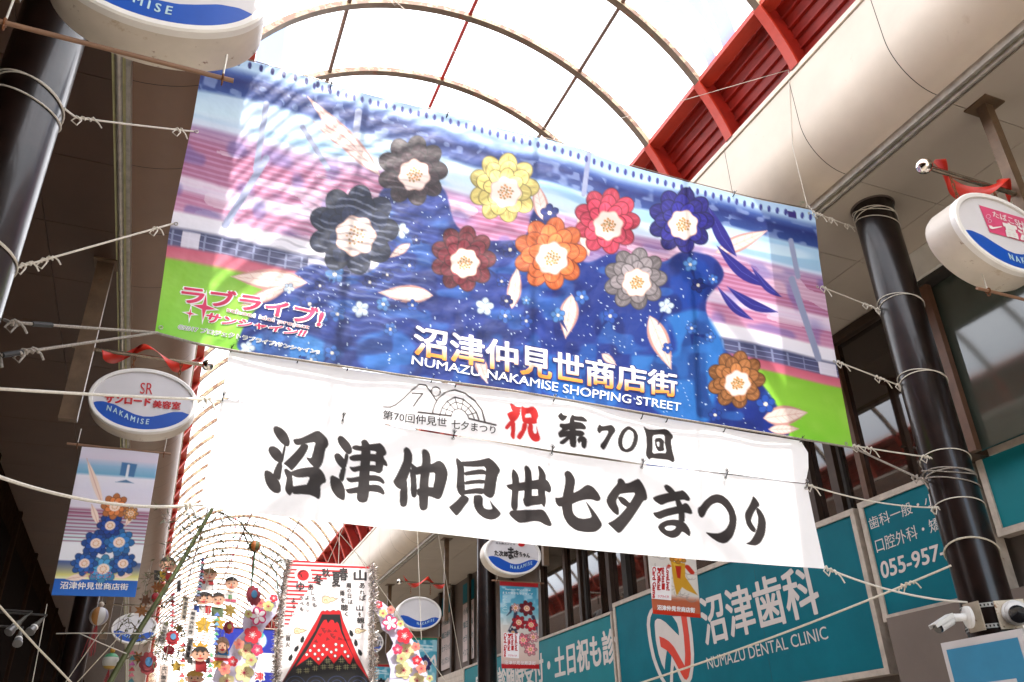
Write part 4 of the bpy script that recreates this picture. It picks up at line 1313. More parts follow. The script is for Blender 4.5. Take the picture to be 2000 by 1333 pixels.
def sign_bracket(xb, xp, y, label, flip=1, zr=5.77, post=True):
    """hanger post from the soffit, cross rod with a ball at the street end, short chains"""
    root = empty('sign_bracket', (xp, y, SOFFIT), label, 'bracket', 'sign brackets with ball ended rods')
    if post:
        b = MB()
        pw = 0.05 if xp > 0 else 0.085
        b.bb(xp - pw, xp + pw, y + 0.10, y + 0.19, 4.95, SOFFIT - 0.004)
        b.build('post', M_POST, root)
        b = MB()
        b.bb(xp - 0.12, xp + 0.12, y + 0.03, y + 0.26, SOFFIT - 0.018, SOFFIT - 0.002)
        b.build('base_plate', M_POST, root)
    b = MB()
    x1 = xp + (0.12 if xp > xb else -0.12)
    b.tube([(xb, y + 0.145, zr), (x1, y + 0.145, zr)], 0.022, 12)
    b.build('rod', M_ROD, root, smooth=True)
    b = MB(); b.sphere((xb, y + 0.145, zr), 0.064, 20, 12)
    b.build('ball', M_BALL, root, smooth=True)
    s = 1 if xp > xb else -1
    for dx in (0.27, 0.74):
        b = MB()
        xl = xb + s * dx
        zt, n = zr - 0.02, 5
        zb = SZ + SB * math.sqrt(max(0.05, 1 - ((xl - (xb + s * 0.50)) / SA) ** 2)) - 0.005
        for k in range(n):
            c = Vector((xl, y + 0.145, zt + (zb - zt) * (k + 0.5) / n))
            hgt = abs(zb - zt) / n * 0.68
            pts = []
            for q in range(10):
                a = 2 * PI * q / 10
                o = Vector((0.011 * math.cos(a), 0, hgt * math.sin(a))) if k % 2 == 0 else Vector((0, 0.011 * math.cos(a), hgt * math.sin(a)))
                pts.append(c + o)
            b.tube(pts, 0.005, 5, closed=True)
        b.build('chain', M_CHAIN, root, smooth=True)
    return root
def ribbon(xb, xp, y, label, zr=5.77, ph=0.4, turns=1.35, amp=0.085):
    s = 1 if xp > xb else -1
    b = MB()
    n = 60
    vs_ = []
    for i in range(n + 1):
        t = i / n
        x = xb + s * (0.13 + 0.92 * t)
        a = ph + 2 * PI * turns * t
        c = Vector((x, y + 0.145 - 0.10 * math.cos(a), zr + 0.02 + amp * math.sin(a)))
        wdir = Vector((s * 0.45 * math.cos(a), 0.75 * math.sin(a + 0.9), 0.62)).normalized()
        w = 0.082 * (0.55 + 0.45 * abs(math.sin(a * 0.5 + 0.6)))
        vs_ += [c - wdir * w, c + wdir * w]
    b.add(vs_, [(2 * i, 2 * i + 1, 2 * i + 3, 2 * i + 2) for i in range(n)])
    o = b.build('red_ribbon', M_RIBBON, smooth=True, loc=(xb + s * 0.6, y, zr))
    md = o.modifiers.new('thickness', 'SOLIDIFY'); md.thickness = 0.003
    return tag(o, label, 'ribbon', 'red ribbons wound on the sign rods')
def flag_rod(x0, x1, y, zc, root, hx, zh):
    b = MB(); b.tube([(x0, y, zc), (x1, y, zc)], 0.0125, 10); b.build('rod', M_BROD, root, smooth=True)
    for x in hx:
        b = MB()
        b.tube([(x, y, zh), (x, y, zc + 0.012)], 0.0055, 7)
        h_ = b.build('hanger', M_WIRE, root, smooth=True)
        b = MB()
        b.tube([(x + 0.001, y + 0.019 * math.cos(a), zc + 0.019 * math.sin(a)) for a in np.linspace(0, 2 * PI, 14, endpoint=False)], 0.006, 6, closed=True)
        b.tube([(x + 0.001, y + 0.012 * math.cos(a), zc - 0.031 + 0.012 * math.sin(a)) for a in np.linspace(0, 2 * PI, 12, endpoint=False)], 0.004, 5, closed=True)
        b.build('ring', M_CHAIN, h_, smooth=True)
M_FLAG = cloth_mat('printed_flag_cloth', 0.15, 0.5, 0.1)
XLS, XRS = -0.49, 5.455
# near left
y = 3.185
oval_sign(XLS, y, 'large rust stained oval sign cut by the top edge, in front of the left pillar', zc=SZ + 0.0)
sign_bracket(0.07, -1.157, y, 'sign bracket above the large rust stained oval sign')
r = empty('flag_rod', (-0.6, y + 0.12, 4.73), 'bare brown rod hung under the large rust stained oval sign', 'rod')
flag_rod(at(0, 50, Y=y + 0.12).x - 0.05, at(452, 182, Y=y + 0.12).x, y + 0.12, 4.74, r, (-1.08, -0.125), 4.90)
# left, beauty salon
y = 8.66
rt, face, S = oval_sign(XLS, y, 'oval beauty salon sign with red lettering and a blue wave under a red ribbon')
Q = lambda x, yy: (x * 0.25, 700 + yy * 0.25)
lettering('SR', [Q(1100, 192), Q(1198, 196)], [Q(1092, 278), Q(1190, 286)], S, M_RED, face, 0.0, 0.004)
lettering('サンロード', [Q(825, 284), Q(1180, 312)], [Q(820, 345), Q(1172, 376)], S, M_RED, face, 0.07, 0.004)
lettering('美容室', [Q(1198, 330), Q(1412, 345)], [Q(1194, 385), Q(1406, 404)], S, M_RED, face, 0.04, 0.004)
sign_bracket(0.07, -1.157, y, 'sign bracket with a dark ball holding the beauty salon sign')
ribbon(0.07, -1.157, y, 'twisted red ribbon on the rod above the oval beauty salon sign', ph=2.6, turns=1.4)
# near right, tobacco shop
y = 3.33
rt, face, S = oval_sign(XRS + 0.07, y, 'rusty oval tobacco shop sign with a pink panel at the right edge', nx=(-.12, .72))
b = MB()
pa, pb = S.base(1911.7, 401.3), S.base(1932.7, 454)
b.add([pa + S.n * .002, Vector((5.90, pa.y, pa.z - 0.003)) + S.n * .002, Vector((5.90, pa.y, pb.z - 0.003)) + S.n * .002, pb + S.n * .002], [(0, 1, 2, 3)])
pk = b.build('pink_panel', mat('pink_film', (0.62, 0.07, 0.17), 0.4), face)
lettering('たばこSHOP', [(1936, 413), (2014, 438)], [(1938.5, 424), (2019, 455)], S, M_RIMW, pk, 0.015, 0.006)
lettering('富沢', [(1957, 434), (2012, 449.5)], [(1964, 462), (2020, 477.5)], S, M_RIMW, pk, 0.05, 0.006)
b = MB()
for cx, cy, r_ in ((1929, 424, 4.2), (1932, 433, 3.4)):
    flat_line(b, circ(cx, cy, r_, r_ * 0.9, 16), 1.0, S, 0.006, closed=True)
b.build('smoke_rings', mat('pale_pink_print', (0.75, 0.45, 0.55), 0.5), pk)
b = MB()
flat_poly(b, [(1929.5, 441), (1936, 442.5), (1938, 445), (1955, 443), (1955.5, 444.8), (1937, 449), (1932, 447)], S, 0.006)
b.build('pipe_print', M_RIMW, pk)
sign_bracket(at(1805, 325, Y=y + 0.145).x, 6.12, y, 'sign bracket with shiny chrome ball above the tobacco shop sign', zr=at(1805, 325, Y=y + 0.145).z)
ribbon(at(1805, 325, Y=y + 0.145).x, 6.12, y, 'bright red ribbon arching over the tobacco shop sign', zr=5.80, ph=0.9, turns=1.3, amp=0.10)
r = empty('flag_rod', (5.6, y + 0.15, 4.73), 'bare brown rod hung under the rusty tobacco shop sign', 'rod')
flag_rod(at(1908, 563, Y=y + 0.15).x, 6.35, y + 0.15, at(1908, 563, Y=y + 0.15).z, r, (at(1930, 570, Y=y + 0.15).x, 5.95), 4.93)
# right row further down
y = 13.10
rt, face, S = oval_sign(XRS, y, 'oval sign with black brush lettering above the red framed flag', nx=(-.12, .72), zc=5.08)
K = lambda x, yy: (940 + x * 0.07, 1040 + yy * 0.07)
lettering('立ち飲みどころ', [K(400, 270), K(940, 320)], [K(400, 325), K(940, 365)], S, M_INKP, face, 0.03, 0.004)
lettering('た次郎', [K(365, 500), K(740, 540)], [K(370, 655), K(745, 680)], S, M_INKP, face, 0.05, 0.004)
lettering('ちゃん', [K(1060, 545), K(1350, 590)], [K(1060, 670), K(1350, 720)], S, M_INKP, face, 0.05, 0.004)
lettering('ま', [K(745, 420), K(890, 430)], [K(770, 740), K(890, 745)], S, M_INKP, face, 0.06, 0.004)
lettering('き', [K(905, 500), K(1040, 515)], [K(905, 690), K(1030, 700)], S, M_INKP, face, 0.06, 0.004)
b = MB(); flat_poly(b, circ(*K(1120, 345), 6.5, 4), S, 0.004); b.build('red_seal', M_RED, face)
sign_bracket(5.0, 6.12, y, 'sign bracket hidden above the sign with black brush lettering')
y = 18.7
oval_sign(XRS, y, 'blank white oval sign with blue wave below a red ribbon, right of the flower board', nx=(-.12, .72), zc=5.07)
sign_bracket(5.0, 6.12, y, 'sign bracket with a bright ball above the blank oval sign')
ribbon(5.0, 6.12, y, 'forked red ribbon on the rod above the blank oval sign', ph=2.2, turns=1.5)
y = 24.0
rt, face, S = oval_sign(XRS, y, 'small far oval sign with bold black characters between the flower board and tinsel', nx=(-.5, .3))
W5 = lambda x, yy: (700 + x * 0.1373, 1150 + yy * 0.1373)
lettering('どく処', [W5(120, 680), W5(330, 690)], [W5(120, 730), W5(330, 735)], S, M_INKP, face, 0.02, 0.004)
lettering('酒八', [W5(170, 740), W5(365, 750)], [W5(170, 825), W5(365, 830)], S, M_INKP, face, 0.06, 0.004)
sign_bracket(5.0, 6.12, y, 'sign bracket above the small far oval sign with bold characters')
oval_sign(XRS, 8.15, 'oval sign hidden behind the white banners above the orange flag', nx=(-.12, .72))
sign_bracket(5.0, 6.12, 8.15, 'sign bracket hidden behind the white banners')
y = 24.2
oval_sign(XLS, 23.0, 'far oval sign in shade behind the bamboo, under the blue blossom flag')
sign_bracket(0.07, -1.157, 23.0, 'sign bracket of the far oval sign behind the bamboo')

# ------------------------------------------------------------------ small flags under the oval signs
def flag(y, tl, tr, br, bl, painter, label, nu=90, nv=170, rods=True, zh=4.87, bar=None):
    S = Flat('Y', y, (0, -1, 0))
    a, c = S.base(*tl), S.base(*tr)
    root = empty('street_flag', (a + c) / 2, label, 'flag', 'printed flags hung under the oval signs')
    def pt(px, py, u, v): return painter(u, v)
    o = sheet('cloth', S, [tl, tr], [bl, br], [tl, bl], [tr, br], nu, nv, pt, M_FLAG, root)
    md = o.modifiers.new('thickness', 'SOLIDIFY'); md.thickness = 0.004; md.offset = -1
    z = (a.z + c.z) / 2 + 0.01
    flag_rod(a.x - 0.14, c.x + 0.11, y + 0.004, z, root, (a.x - 0.045, c.x + 0.045), zh)
    return root, S
class UV(Paint):
    pass
def blossom(p, cx, cy, r, col, n=9, heart=(246, 224, 210)):
    col = np.array(col, float)
    for ring, (rad, size) in enumerate(((0.7, 0.36), (0.46, 0.32))):
        for k in range(n):
            a = 2 * PI * k / n + ring * 0.35
            x_, y_ = cx + r * rad * math.cos(a), cy + r * rad * math.sin(a)
            p.ell(x_, y_, r * size, r * size * 0.8, col * 0.5, 1, 1.2, a)
            p.ell(x_, y_, r * size - 0.9, r * size * 0.8 - 0.9, np.minimum(255, col * (0.9 + 0.2 * ring)), 1, 1.2, a)
    p.ell(cx, cy, r * 0.4, r * 0.38, heart)
    for k in range(9):
        p.ell(cx + r * 0.2 * math.cos(k * 0.7), cy + r * 0.2 * math.sin(k * 0.7), 1, 1, (200, 140, 70))
def paint_bell(u, v):
    p = Paint(u * 150, v * 290)
    al = np.arange(len(u))
    st = [(0, (226, 222, 236)), (.07, (222, 214, 230)), (.12, (150, 190, 220)), (.17, (120, 178, 210)), (.19, (236, 234, 244)), (.27, (228, 226, 240)), (.40, (226, 220, 234)), (.43, (176, 110, 140)), (.55, (206, 190, 212)), (.6, (230, 228, 238)), (.66, (240, 240, 246)), (.76, (236, 236, 242)), (.77, (70, 92, 150)), (.82, (150, 150, 140)), (.86, (220, 214, 130)), (.885, (240, 240, 200)), (.89, (20, 96, 190)), (1, (24, 108, 206))]
    for k in range(3): p.c[:, k] = np.interp(v, [a for a, _ in st], [c[k] for _, c in st])
    band = smooth(0.40, 0.43, v) * (1 - smooth(0.63, 0.65, v))
    p.put(al, band * 0.55 * (np.sin(v * 290 * 0.9) > 0.1), (120, 60, 92))
    p.put(al, band * 0.6 * (np.sin(v * 290 * 0.9 + 2.4) > 0.5), (190, 226, 226))
    p.poly([(82, 24), (112, 26), (110, 52), (82, 50)], (70, 120, 170), .8)
    p.line([(96, 30), (96, 58)], 5, (230, 236, 244)); p.poly([(76, 64), (96, 58), (112, 64)], (80, 120, 160), .8)
    # a tall spray of blue and orange blossoms
    for q0, q1, w in (((14, 22), (66, 120), 13), ((60, 150), (40, 110), 12), ((110, 150), (124, 112), 12), ((60, 250), (20, 258), 14), ((104, 250), (138, 244), 13)):
        n_ = 12
        L_ = math.hypot(q1[0] - q0[0], q1[1] - q0[1]); tx, ty = (q1[0] - q0[0]) / L_, (q1[1] - q0[1]) / L_
        U_, D_ = [], []
        for k in range(n_ + 1):
            t = k / n_; h_ = w * math.sin(PI * t) * .5
            x_, y_ = q0[0] + (q1[0] - q0[0]) * t, q0[1] + (q1[1] - q0[1]) * t
            U_.append((x_ - ty * h_, y_ + tx * h_)); D_.append((x_ + ty * h_, y_ - tx * h_))
        p.poly(U_ + D_[::-1], (244, 222, 208), 1, 1.4); p.line([q0, q1], 1, (206, 160, 146))
    for x_, y_, r_, c_ in ((84, 236, 28, (70, 150, 200)), (48, 226, 24, (30, 90, 170)), (118, 224, 24, (24, 84, 160)), (62, 186, 26, (20, 74, 156)), (104, 182, 27, (40, 116, 186)), (82, 150, 24, (16, 60, 146)), (84, 112, 25, (208, 124, 66)), (116, 124, 14, (214, 150, 90))):
        blossom(p, x_, y_, r_, c_, 8)
    return p.linear()
rt, S = flag(8.66 + 0.13, (160, 873), (311, 885), (264, 1167), (100, 1163), paint_bell, 'hanging flag of blue and orange blossoms with blue name band under the beauty salon sign', 110, 200)
R6 = lambda x, yy: (x * 0.25, 1000 + yy * 0.25)
lettering('沼津仲見世商店街', [R6(475, 545), R6(1003, 563)], [R6(468, 603), R6(998, 613)], S, M_NAVYP, rt, 0.08, 0.003)
lettering('沼津仲見世商店街', [R6(475, 545), R6(1003, 563)], [R6(468, 603), R6(998, 613)], S, M_WHITEP, rt, 0.02, 0.0055)
lettering('NUMAZU NAKAMISE SHOPPING STREET', [R6(455, 618), R6(998, 626)], [R6(452, 640), R6(996, 646)], S, mat('sky_blue_print', (0.35, 0.6, 0.85), 0.5), rt, 0.0, 0.003)
lettering('ラブライブ!', [R6(660, 466), R6(876, 470)], [R6(655, 490), R6(870, 494)], S, M_PINKP, rt, 0.06, 0.003)
lettering('サンシャイン!!', [R6(690, 497), R6(866, 500)], [R6(686, 517), R6(860, 520)], S, M_PINKP, rt, 0.06, 0.003)
def paint_red(u, v):
    p = Paint(u * 75, v * 168)
    al = np.arange(len(u))
    st = [(0, (176, 24, 30)), (.045, (170, 20, 28)), (.05, (60, 150, 180)), (.2, (80, 160, 190)), (.35, (120, 180, 196)), (.5, (206, 206, 200)), (.7, (222, 206, 196)), (.9, (214, 190, 180)), (.945, (206, 180, 172)), (.95, (186, 24, 32)), (1, (176, 20, 28))]
    for k in range(3): p.c[:, k] = np.interp(v, [a for a, _ in st], [c[k] for _, c in st])
    p.put(al, 0.5 * smooth(.5, .75, vnoise(u * 9, v * 18, 4)) * (v > .06) * (v < .5), (230, 240, 244))
    for q0, q1 in (((30, 60), (14, 96)), ((64, 66), (72, 100)), ((34, 80), (26, 100)), ((22, 50), (12, 66))):
        p.line([q0, ((q0[0] + q1[0]) / 2 + 3, (q0[1] + q1[1]) / 2), q1], 7, (46, 52, 80), .9, 1.5, 1)
    for x_, y_, r_, c_ in ((58, 130, 13, (232, 150, 160)), (64, 106, 11, (236, 170, 176)), (24, 98, 9, (60, 66, 96)), (44, 112, 13, (226, 120, 136)), (60, 82, 13, (200, 36, 56)), (36, 78, 14, (170, 24, 40)), (52, 50, 15, (110, 18, 32)), (30, 50, 9, (236, 190, 186))):
        blossom(p, x_, y_, r_, c_, 7, (244, 216, 200))
    return p.linear()
def card_game(root, S, C, sc=1.0):
    """white card stuck on the flag, its lettering turned a quarter"""
    b = MB(); P = [S.off(S.base(*C(x, yy)), 0.002) for x, yy in ((100, 785), (325, 795), (320, 1160), (95, 1140))]
    b.prism(P, S.n * 0.003)
    cd_ = b.build('card', M_WHITEP, root)
    def turned(s, x0, x1, y0, y1, m, bold):
        lettering(s, [C(x1, y0), C(x1, y1)], [C(x0, y0), C(x0, y1)], S, m, cd_, bold, 0.007)
    turned('LoveLive!', 262, 300, 800, 1050, M_RED, 0.07)
    turned('series', 210, 245, 800, 965, M_RED, 0.07)
    turned('Official', 158, 195, 850, 1045, M_RED, 0.08)
    turned('Card Game', 104, 142, 795, 1135, M_RED, 0.08)
    b = MB()
    flat_poly(b, [C(185 + 30 * math.sin(a) ** 3, 822 - 5 * (5 * math.cos(a) - 2 * math.cos(2 * a) - math.cos(3 * a) * 0.6)) for a in np.linspace(0, 2 * PI, 26, endpoint=False)], S, 0.0075)
    b.build('heart_print', M_RED, cd_)
    b = MB(); flat_poly(b, [C(210, 972), C(246, 974), C(244, 1045), C(208, 1043)], S, 0.0075); b.build('badge_print', M_RED, cd_)
    lettering('ラブライブ!', [C(165, 1100), C(290, 1108)], [C(165, 1128), C(288, 1136)], S, M_PINKP, cd_, 0.03, 0.007)
rt, S = flag(13.10 + 0.13, (976, 1136), (1051, 1140), (1053, 1307), (979.5, 1306), paint_red, 'red framed flag with crimson and pink blossoms beside the slim dark pillar', 70, 150)
C7 = lambda x, yy: (970 + x * 0.135, 1130 + yy * 0.135)
lettering('沼津仲見世商店街', [C7(115, 1190), C7(562, 1200)], [C7(112, 1245), C7(560, 1255)], S, M_RED, rt, 0.09, 0.003)
lettering('沼津仲見世商店街', [C7(115, 1190), C7(562, 1200)], [C7(112, 1245), C7(560, 1255)], S, M_WHITEP, rt, 0.02, 0.0055)
lettering('Aqoursと歩いた沼津', [C7(120, 140), C7(490, 165)], [C7(120, 172), C7(490, 190)], S, M_WHITEP, rt, 0.02, 0.003)
lettering('まるが好きなラブライブ', [C7(85, 190), C7(520, 215)], [C7(85, 222), C7(520, 250)], S, M_WHITEP, rt, 0.03, 0.003)
lettering('NAKU', [C7(155, 265), C7(150, 480)], [C7(85, 265), C7(82, 480)], S, mat('pale_cyan_print', (0.45, 0.65, 0.7), 0.5), rt, 0.02, 0.003)
card_game(rt, S, C7)
def paint_orange(u, v):
    p = Paint(u * 94, v * 230)
    al = np.arange(len(u))
    st = [(0, (200, 60, 30)), (.04, (200, 60, 30)), (.05, (226, 222, 216)), (.78, (224, 220, 214)), (.84, (190, 100, 66)), (.955, (196, 104, 70)), (.96, (206, 52, 20)), (1, (200, 46, 16))]
    for k in range(3): p.c[:, k] = np.interp(v, [a for a, _ in st], [c[k] for _, c in st])
    rng = random.Random(3)
    for i in range(46):
        x, y_ = rng.uniform(4, 90), rng.uniform(60, 188)
        p.line([(x + 9 * math.cos(t), y_ + 7 * math.sin(t)) for t in np.linspace(0.3, 3.6, 9)], 1.0, (150, 140, 136), .7)
    p.poly([(44, 100), (72, 102), (70, 134), (78, 150), (92, 176), (70, 166), (62, 160), (50, 182), (46, 150)], (212, 160, 40), 1, 1.5)
    p.poly([(48, 104), (60, 106), (60, 132), (54, 132)], (226, 190, 60), 1, 1.5)
    p.poly([(52, 110), (64, 110), (60, 140), (54, 138)], (190, 44, 26), 1, 1.5)
    p.line([(40, 112), (30, 130)], 7, (200, 60, 34)); p.line([(76, 110), (84, 122)], 10, (200, 50, 30))
    blossom(p, 58, 84, 20, (220, 150, 50), 8)
    return p.linear()
rt, S = flag(8.15 + 0.13, (1259, 1010), (1353, 1020), (1369, 1207.5), (1275.5, 1199), paint_orange, 'orange edged flag with a yellow star flower below the long white banner', 80, 180)
C8 = lambda x, yy: (1150 + (x * 0.68 + 425) * 0.25, 1000 + ((yy - 790) * 0.71 + 430) * 0.25)
card_game(rt, S, C8)
O3 = lambda x, yy: (1150 + x * 0.25, 1000 + yy * 0.25)
lettering('沼津仲見世商店街', [O3(532, 728), O3(828, 752)], [O3(534, 766), O3(826, 790)], S, M_WHITEP, rt, 0.05, 0.004)
def paint_sea(seed, col, heart):
    def f(u, v):
        p = Paint(u * 60, v * 120)
        al = np.arange(len(u))
        p.c[:] = (70, 160, 186)
        p.put(al, smooth(.1, .9, v), (150, 206, 214))
        p.put(al, 0.6 * smooth(.5, .75, vnoise(u * 8, v * 16, seed)), (214, 232, 236))
        p.put(al, (v < .04) * 1.0, (20, 120, 90) if seed % 2 else (170, 24, 30))
        p.line([(10, 14), (50, 16)], 2, (226, 240, 244)); p.line([(12, 20), (48, 22)], 2, (226, 240, 244))
        p.line([(34, 60), (42, 110)], 6, (240, 226, 220)); p.line([(44, 44), (54, 34), (58, 50)], 5, (240, 226, 220))
        blossom(p, 32, 48, 15, col, 8, heart)
        blossom(p, 40, 96, 11, (60, 170, 160), 7, (226, 240, 230))
        return p.linear()
    return f
flag(18.7 + 0.13, (805, 1246), (854, 1246), (851, 1372), (806, 1372), paint_sea(3, (52, 46, 110), (246, 226, 220)), 'sea blue flag with an indigo blossom under the blank oval sign', 50, 100)
flag(24.0 + 0.13, (724, 1298), (762, 1299), (761, 1395), (726, 1395), paint_sea(4, (26, 26, 34), (246, 226, 220)), 'small sea blue flag with a black blossom beside the tinsel', 40, 80)
# ------------------------------------------------------------------ ropes, wires
M_ROPE = mat('white_rope', (0.58, 0.54, 0.47), 0.7, var=0.12, vscale=60, bump=0.4, bscale=200)
M_ROPEG = mat('grey_twisted_rope', (0.26, 0.23, 0.20), 0.75, var=0.35, vscale=90, bump=0.5, bscale=220)
M_WIREG = mat('thin_steel_wire', (0.20, 0.17, 0.14), 0.4, 0.6)
M_TAPE = mat('black_tape', (0.012, 0.012, 0.012), 0.5)
def sag_line(a, b, sag, n=18):
    return [a + (b - a) * (i / n) - Vector((0, 0, sag * 4 * (i / n) * (1 - i / n))) for i in range(n + 1)]
def on_pillar(px, py, xc, yc, r=PIL_RAD, grow=0.006):
    """where the ray through a photo pixel first meets a pillar; nearest approach if it passes beside it"""
    d = ray(px, py)
    dx, dy = d.x, d.y
    ox, oy = CAM.x - xc, CAM.y - yc
    a, b, c = dx * dx + dy * dy, 2 * (ox * dx + oy * dy), ox * ox + oy * oy - (r + grow) ** 2
    D = b * b - 4 * a * c
    t = (-b - math.sqrt(D)) / (2 * a) if D > 0 else -b / (2 * a)
    return CAM + d * t
def loops(b, xc, yc, z, n, r_rope, tilt=0.03, pitch=0.022, ph=0.0, mi=0):
    for k in range(n):
        R = PIL_RAD + r_rope + 0.001
        b.tube([(xc + R * math.cos(t), yc + R * math.sin(t), z + k * pitch * (1 if k % 2 else -1) + (tilt + 0.012 * k) * math.cos(t - ph + k * 0.7)) for t in np.linspace(0, 2 * PI, 40, endpoint=False)], r_rope, 6, mi, closed=True)
def knot(b, p, d, L, r, mi=0, seed=0):
    """a run of half hitches round a rope, with a loose end"""
    rng = random.Random(seed)
    d = d.normalized()
    u = d.orthogonal().normalized(); w = d.cross(u)
    n = max(16, int(L / 0.006))
    pts = []
    for i in range(n + 1):
        t = i / n
        a = t * L / 0.020 * 2 * PI * 0.55
        rr = r * (1.5 + 0.5 * math.sin(i * 1.7 + seed))
        pts.append(p + d * (L * t) + (u * math.cos(a) + w * math.sin(a)) * rr)
    b.tube(pts, r * 0.9, 6, mi)
    e = p + d * L
    b.tube([e, e + d * 0.02 + Vector((0.01, 0, -0.025)), e + d * 0.035 + Vector((0.02, 0, -0.055 - 0.02 * rng.random()))], r * 0.75, 5, mi)
    b.tube([p, p - d * 0.01 + Vector((-0.01, 0, -0.03)), p + d * 0.02 + Vector((0, 0, -0.06)), p + d * 0.03 + Vector((0.01, 0, -0.02)), p + d * 0.035], r * 0.75, 5, mi)
def rope(name, label, pts, r, m, kn=(), loop=None, tape=(), grp='ropes holding the banners', cat='rope'):
    b = MB()
    b.tube(pts, r, 7)
    for (i, L, sd) in kn:
        j = min(max(i, 0), len(pts) - 2)
        knot(b, pts[j], pts[j + 1] - pts[j], L, r, 0, sd)
    if loop:
        for lp in loop: loops(b, *lp)
    for (i, L) in tape:
        d = (pts[i + 1] - pts[i]).normalized()
        b.tube([pts[i], pts[i] + d * L], r * 1.7, 8, 1)
    c = pts[len(pts) // 2]
    return tag(b.build(name, [m, M_TAPE], smooth=True, loc=c), label, cat, grp)
PLX, PRX, PYL, PY_ = PIL_L, PIL_R, PIL_YL, PIL_YR
PB = lambda x, y: HB.P(x, y, 0.006)
# left pillar ropes
e = on_pillar(125, 212, PLX, PYL)
rope('rope', 'white rope from the left pillar to the picture banner, second eyelet from top', [e] + sag_line(at(148, 230, Y=4.7), PB(378, 255), 0.004), 0.0068, M_ROPE, ((1, 0.13, 1), (16, 0.05, 2)), ((PLX, PYL, e.z + 0.01, 3, 0.0055, 0.05, 0.03, 4.0),))
e = on_pillar(40, 520, PLX, PYL)
rope('rope', 'white rope rising from the left pillar to the middle of the picture banner', [e] + sag_line(at(62, 515, Y=4.7), PB(338, 437), 0.0), 0.0068, M_ROPE, ((0, 0.10, 3), (2, 0.09, 4), (16, 0.05, 5)), ((PLX, PYL, e.z, 2, 0.005, 0.05, 0.03, 4.0),))
e = on_pillar(-20, 755, PLX, PYL)
rope('rope', 'white rope level with the salon sign, tied to the upper white banner', [e] + sag_line(at(0, 760, Y=4.55), HU.P(434, 782, 0.006), 0.006), 0.009, M_ROPE, ((17, 0.05, 6),), ((PLX, PYL, e.z, 1, 0.006, 0.03, 0.02, 4.0),))
e = on_pillar(-60, 900, PLX, PYL)
rope('rope', 'slack white rope crossing the flag to the lower corner of the festival banner', [e] + sag_line(at(-20, 925, Y=4.55), HL.P(396, 986, 0.006), 0.07), 0.0095, M_ROPE, ((17, 0.05, 7),), ((PLX, PYL, e.z, 1, 0.006, 0.03, 0.02, 4.0),))
# grey rope under the picture banner, both ends
bot = [HB.P(x, y + 3, 0.012) for x, y in MB_BOT]
eL, eR = on_pillar(8, 625, PLX, PYL), on_pillar(1812, 942, PRX, PY_)
rope('rope', 'grey twisted rope along the foot of the picture banner, tied to both pillars', [eL] + sag_line(at(20, 630, Y=4.5), bot[0], 0.0, 8)[:-1] + bot + sag_line(bot[-1], at(1800, 937, Y=4.90), 0.0, 8)[1:] + [eR], 0.009, M_ROPEG, ((1, 0.06, 8), (26, 0.07, 9)), ((PRX, PY_, eR.z + 0.02, 4, 0.006, 0.04, 0.02, 3.6),), ((2, 0.13),))
e = on_pillar(-10, 697, PLX, PYL)
rope('rope', 'second grey rope with black tape from the left pillar to the banner corner', [e] + sag_line(at(5, 694, Y=4.5), HB.P(308, 651, 0.012), 0.0, 12), 0.009, M_ROPEG, ((0, 0.10, 10), (2, 0.12, 11)), None, ((1, 0.12),))
# right pillar ropes
def rrope(label, a, kx, pz, sag, kn, lp, m=M_ROPE, r=0.0064, nm='rope'):
    e = on_pillar(pz[0], pz[1], PRX, PY_)
    return rope(nm, label, sag_line(a, e, sag), r, m, kn, ((PRX, PY_, e.z, lp, 0.005, 0.05, 0.028, 3.7),))
rrope('white rope from the top right banner corner to the head of the right pillar', PB(1586, 416), None, (1668, 445), 0.0, ((0, 0.16, 12), (7, 0.06, 13), (14, 0.10, 14)), 4)
rrope('white rope to the right pillar beside the grey pier, second below the banner corner', PB(1605, 560), None, (1718, 606), 0.0, ((0, 0.05, 15), (13, 0.12, 16), (17, 0.06, 17)), 2)
rrope('white rope tied from the picture banner edge to the right pillar above the teal panel', PB(1637, 706), None, (1758, 754), 0.0, ((0, 0.07, 18), (11, 0.10, 19), (17, 0.04, 20)), 2)
rrope('white rope from the green banner corner, looping the right pillar over the phone sign', PB(1668, 870), None, (1818, 894), 0.004, ((0, 0.05, 21), (3, 0.05, 22), (16, 0.07, 23)), 1)
rrope('sagging white rope across the phone sign, from the seam of the white banners', HU.P(1573, 947, 0.008), None, (1834, 992), 0.05, ((0, 0.06, 24), (17, 0.05, 25)), 1)
e = at(1992, 1173, Y=4.86)
rope('rope', 'sagging white rope from the festival banner corner to the security cameras', sag_line(HL.P(1607, 1110, 0.008), e, 0.11, 24), 0.0085, M_ROPE, ((0, 0.10, 26),))
e = on_pillar(1858, 1105, PRX, PY_)
rope('rope', 'slanting cream rope crossing the clinic sign towards the right pillar', sag_line(at(1120, 1375, Y=7.6), e, 0.05, 24), 0.009, mat('cream_rope', (0.5, 0.45, 0.36), 0.75, var=0.15, vscale=60, bump=0.4, bscale=200), ((21, 0.12, 27),), ((PRX, PY_, e.z + 0.10, 1, 0.008, 0.09, 0.02, 3.7),))
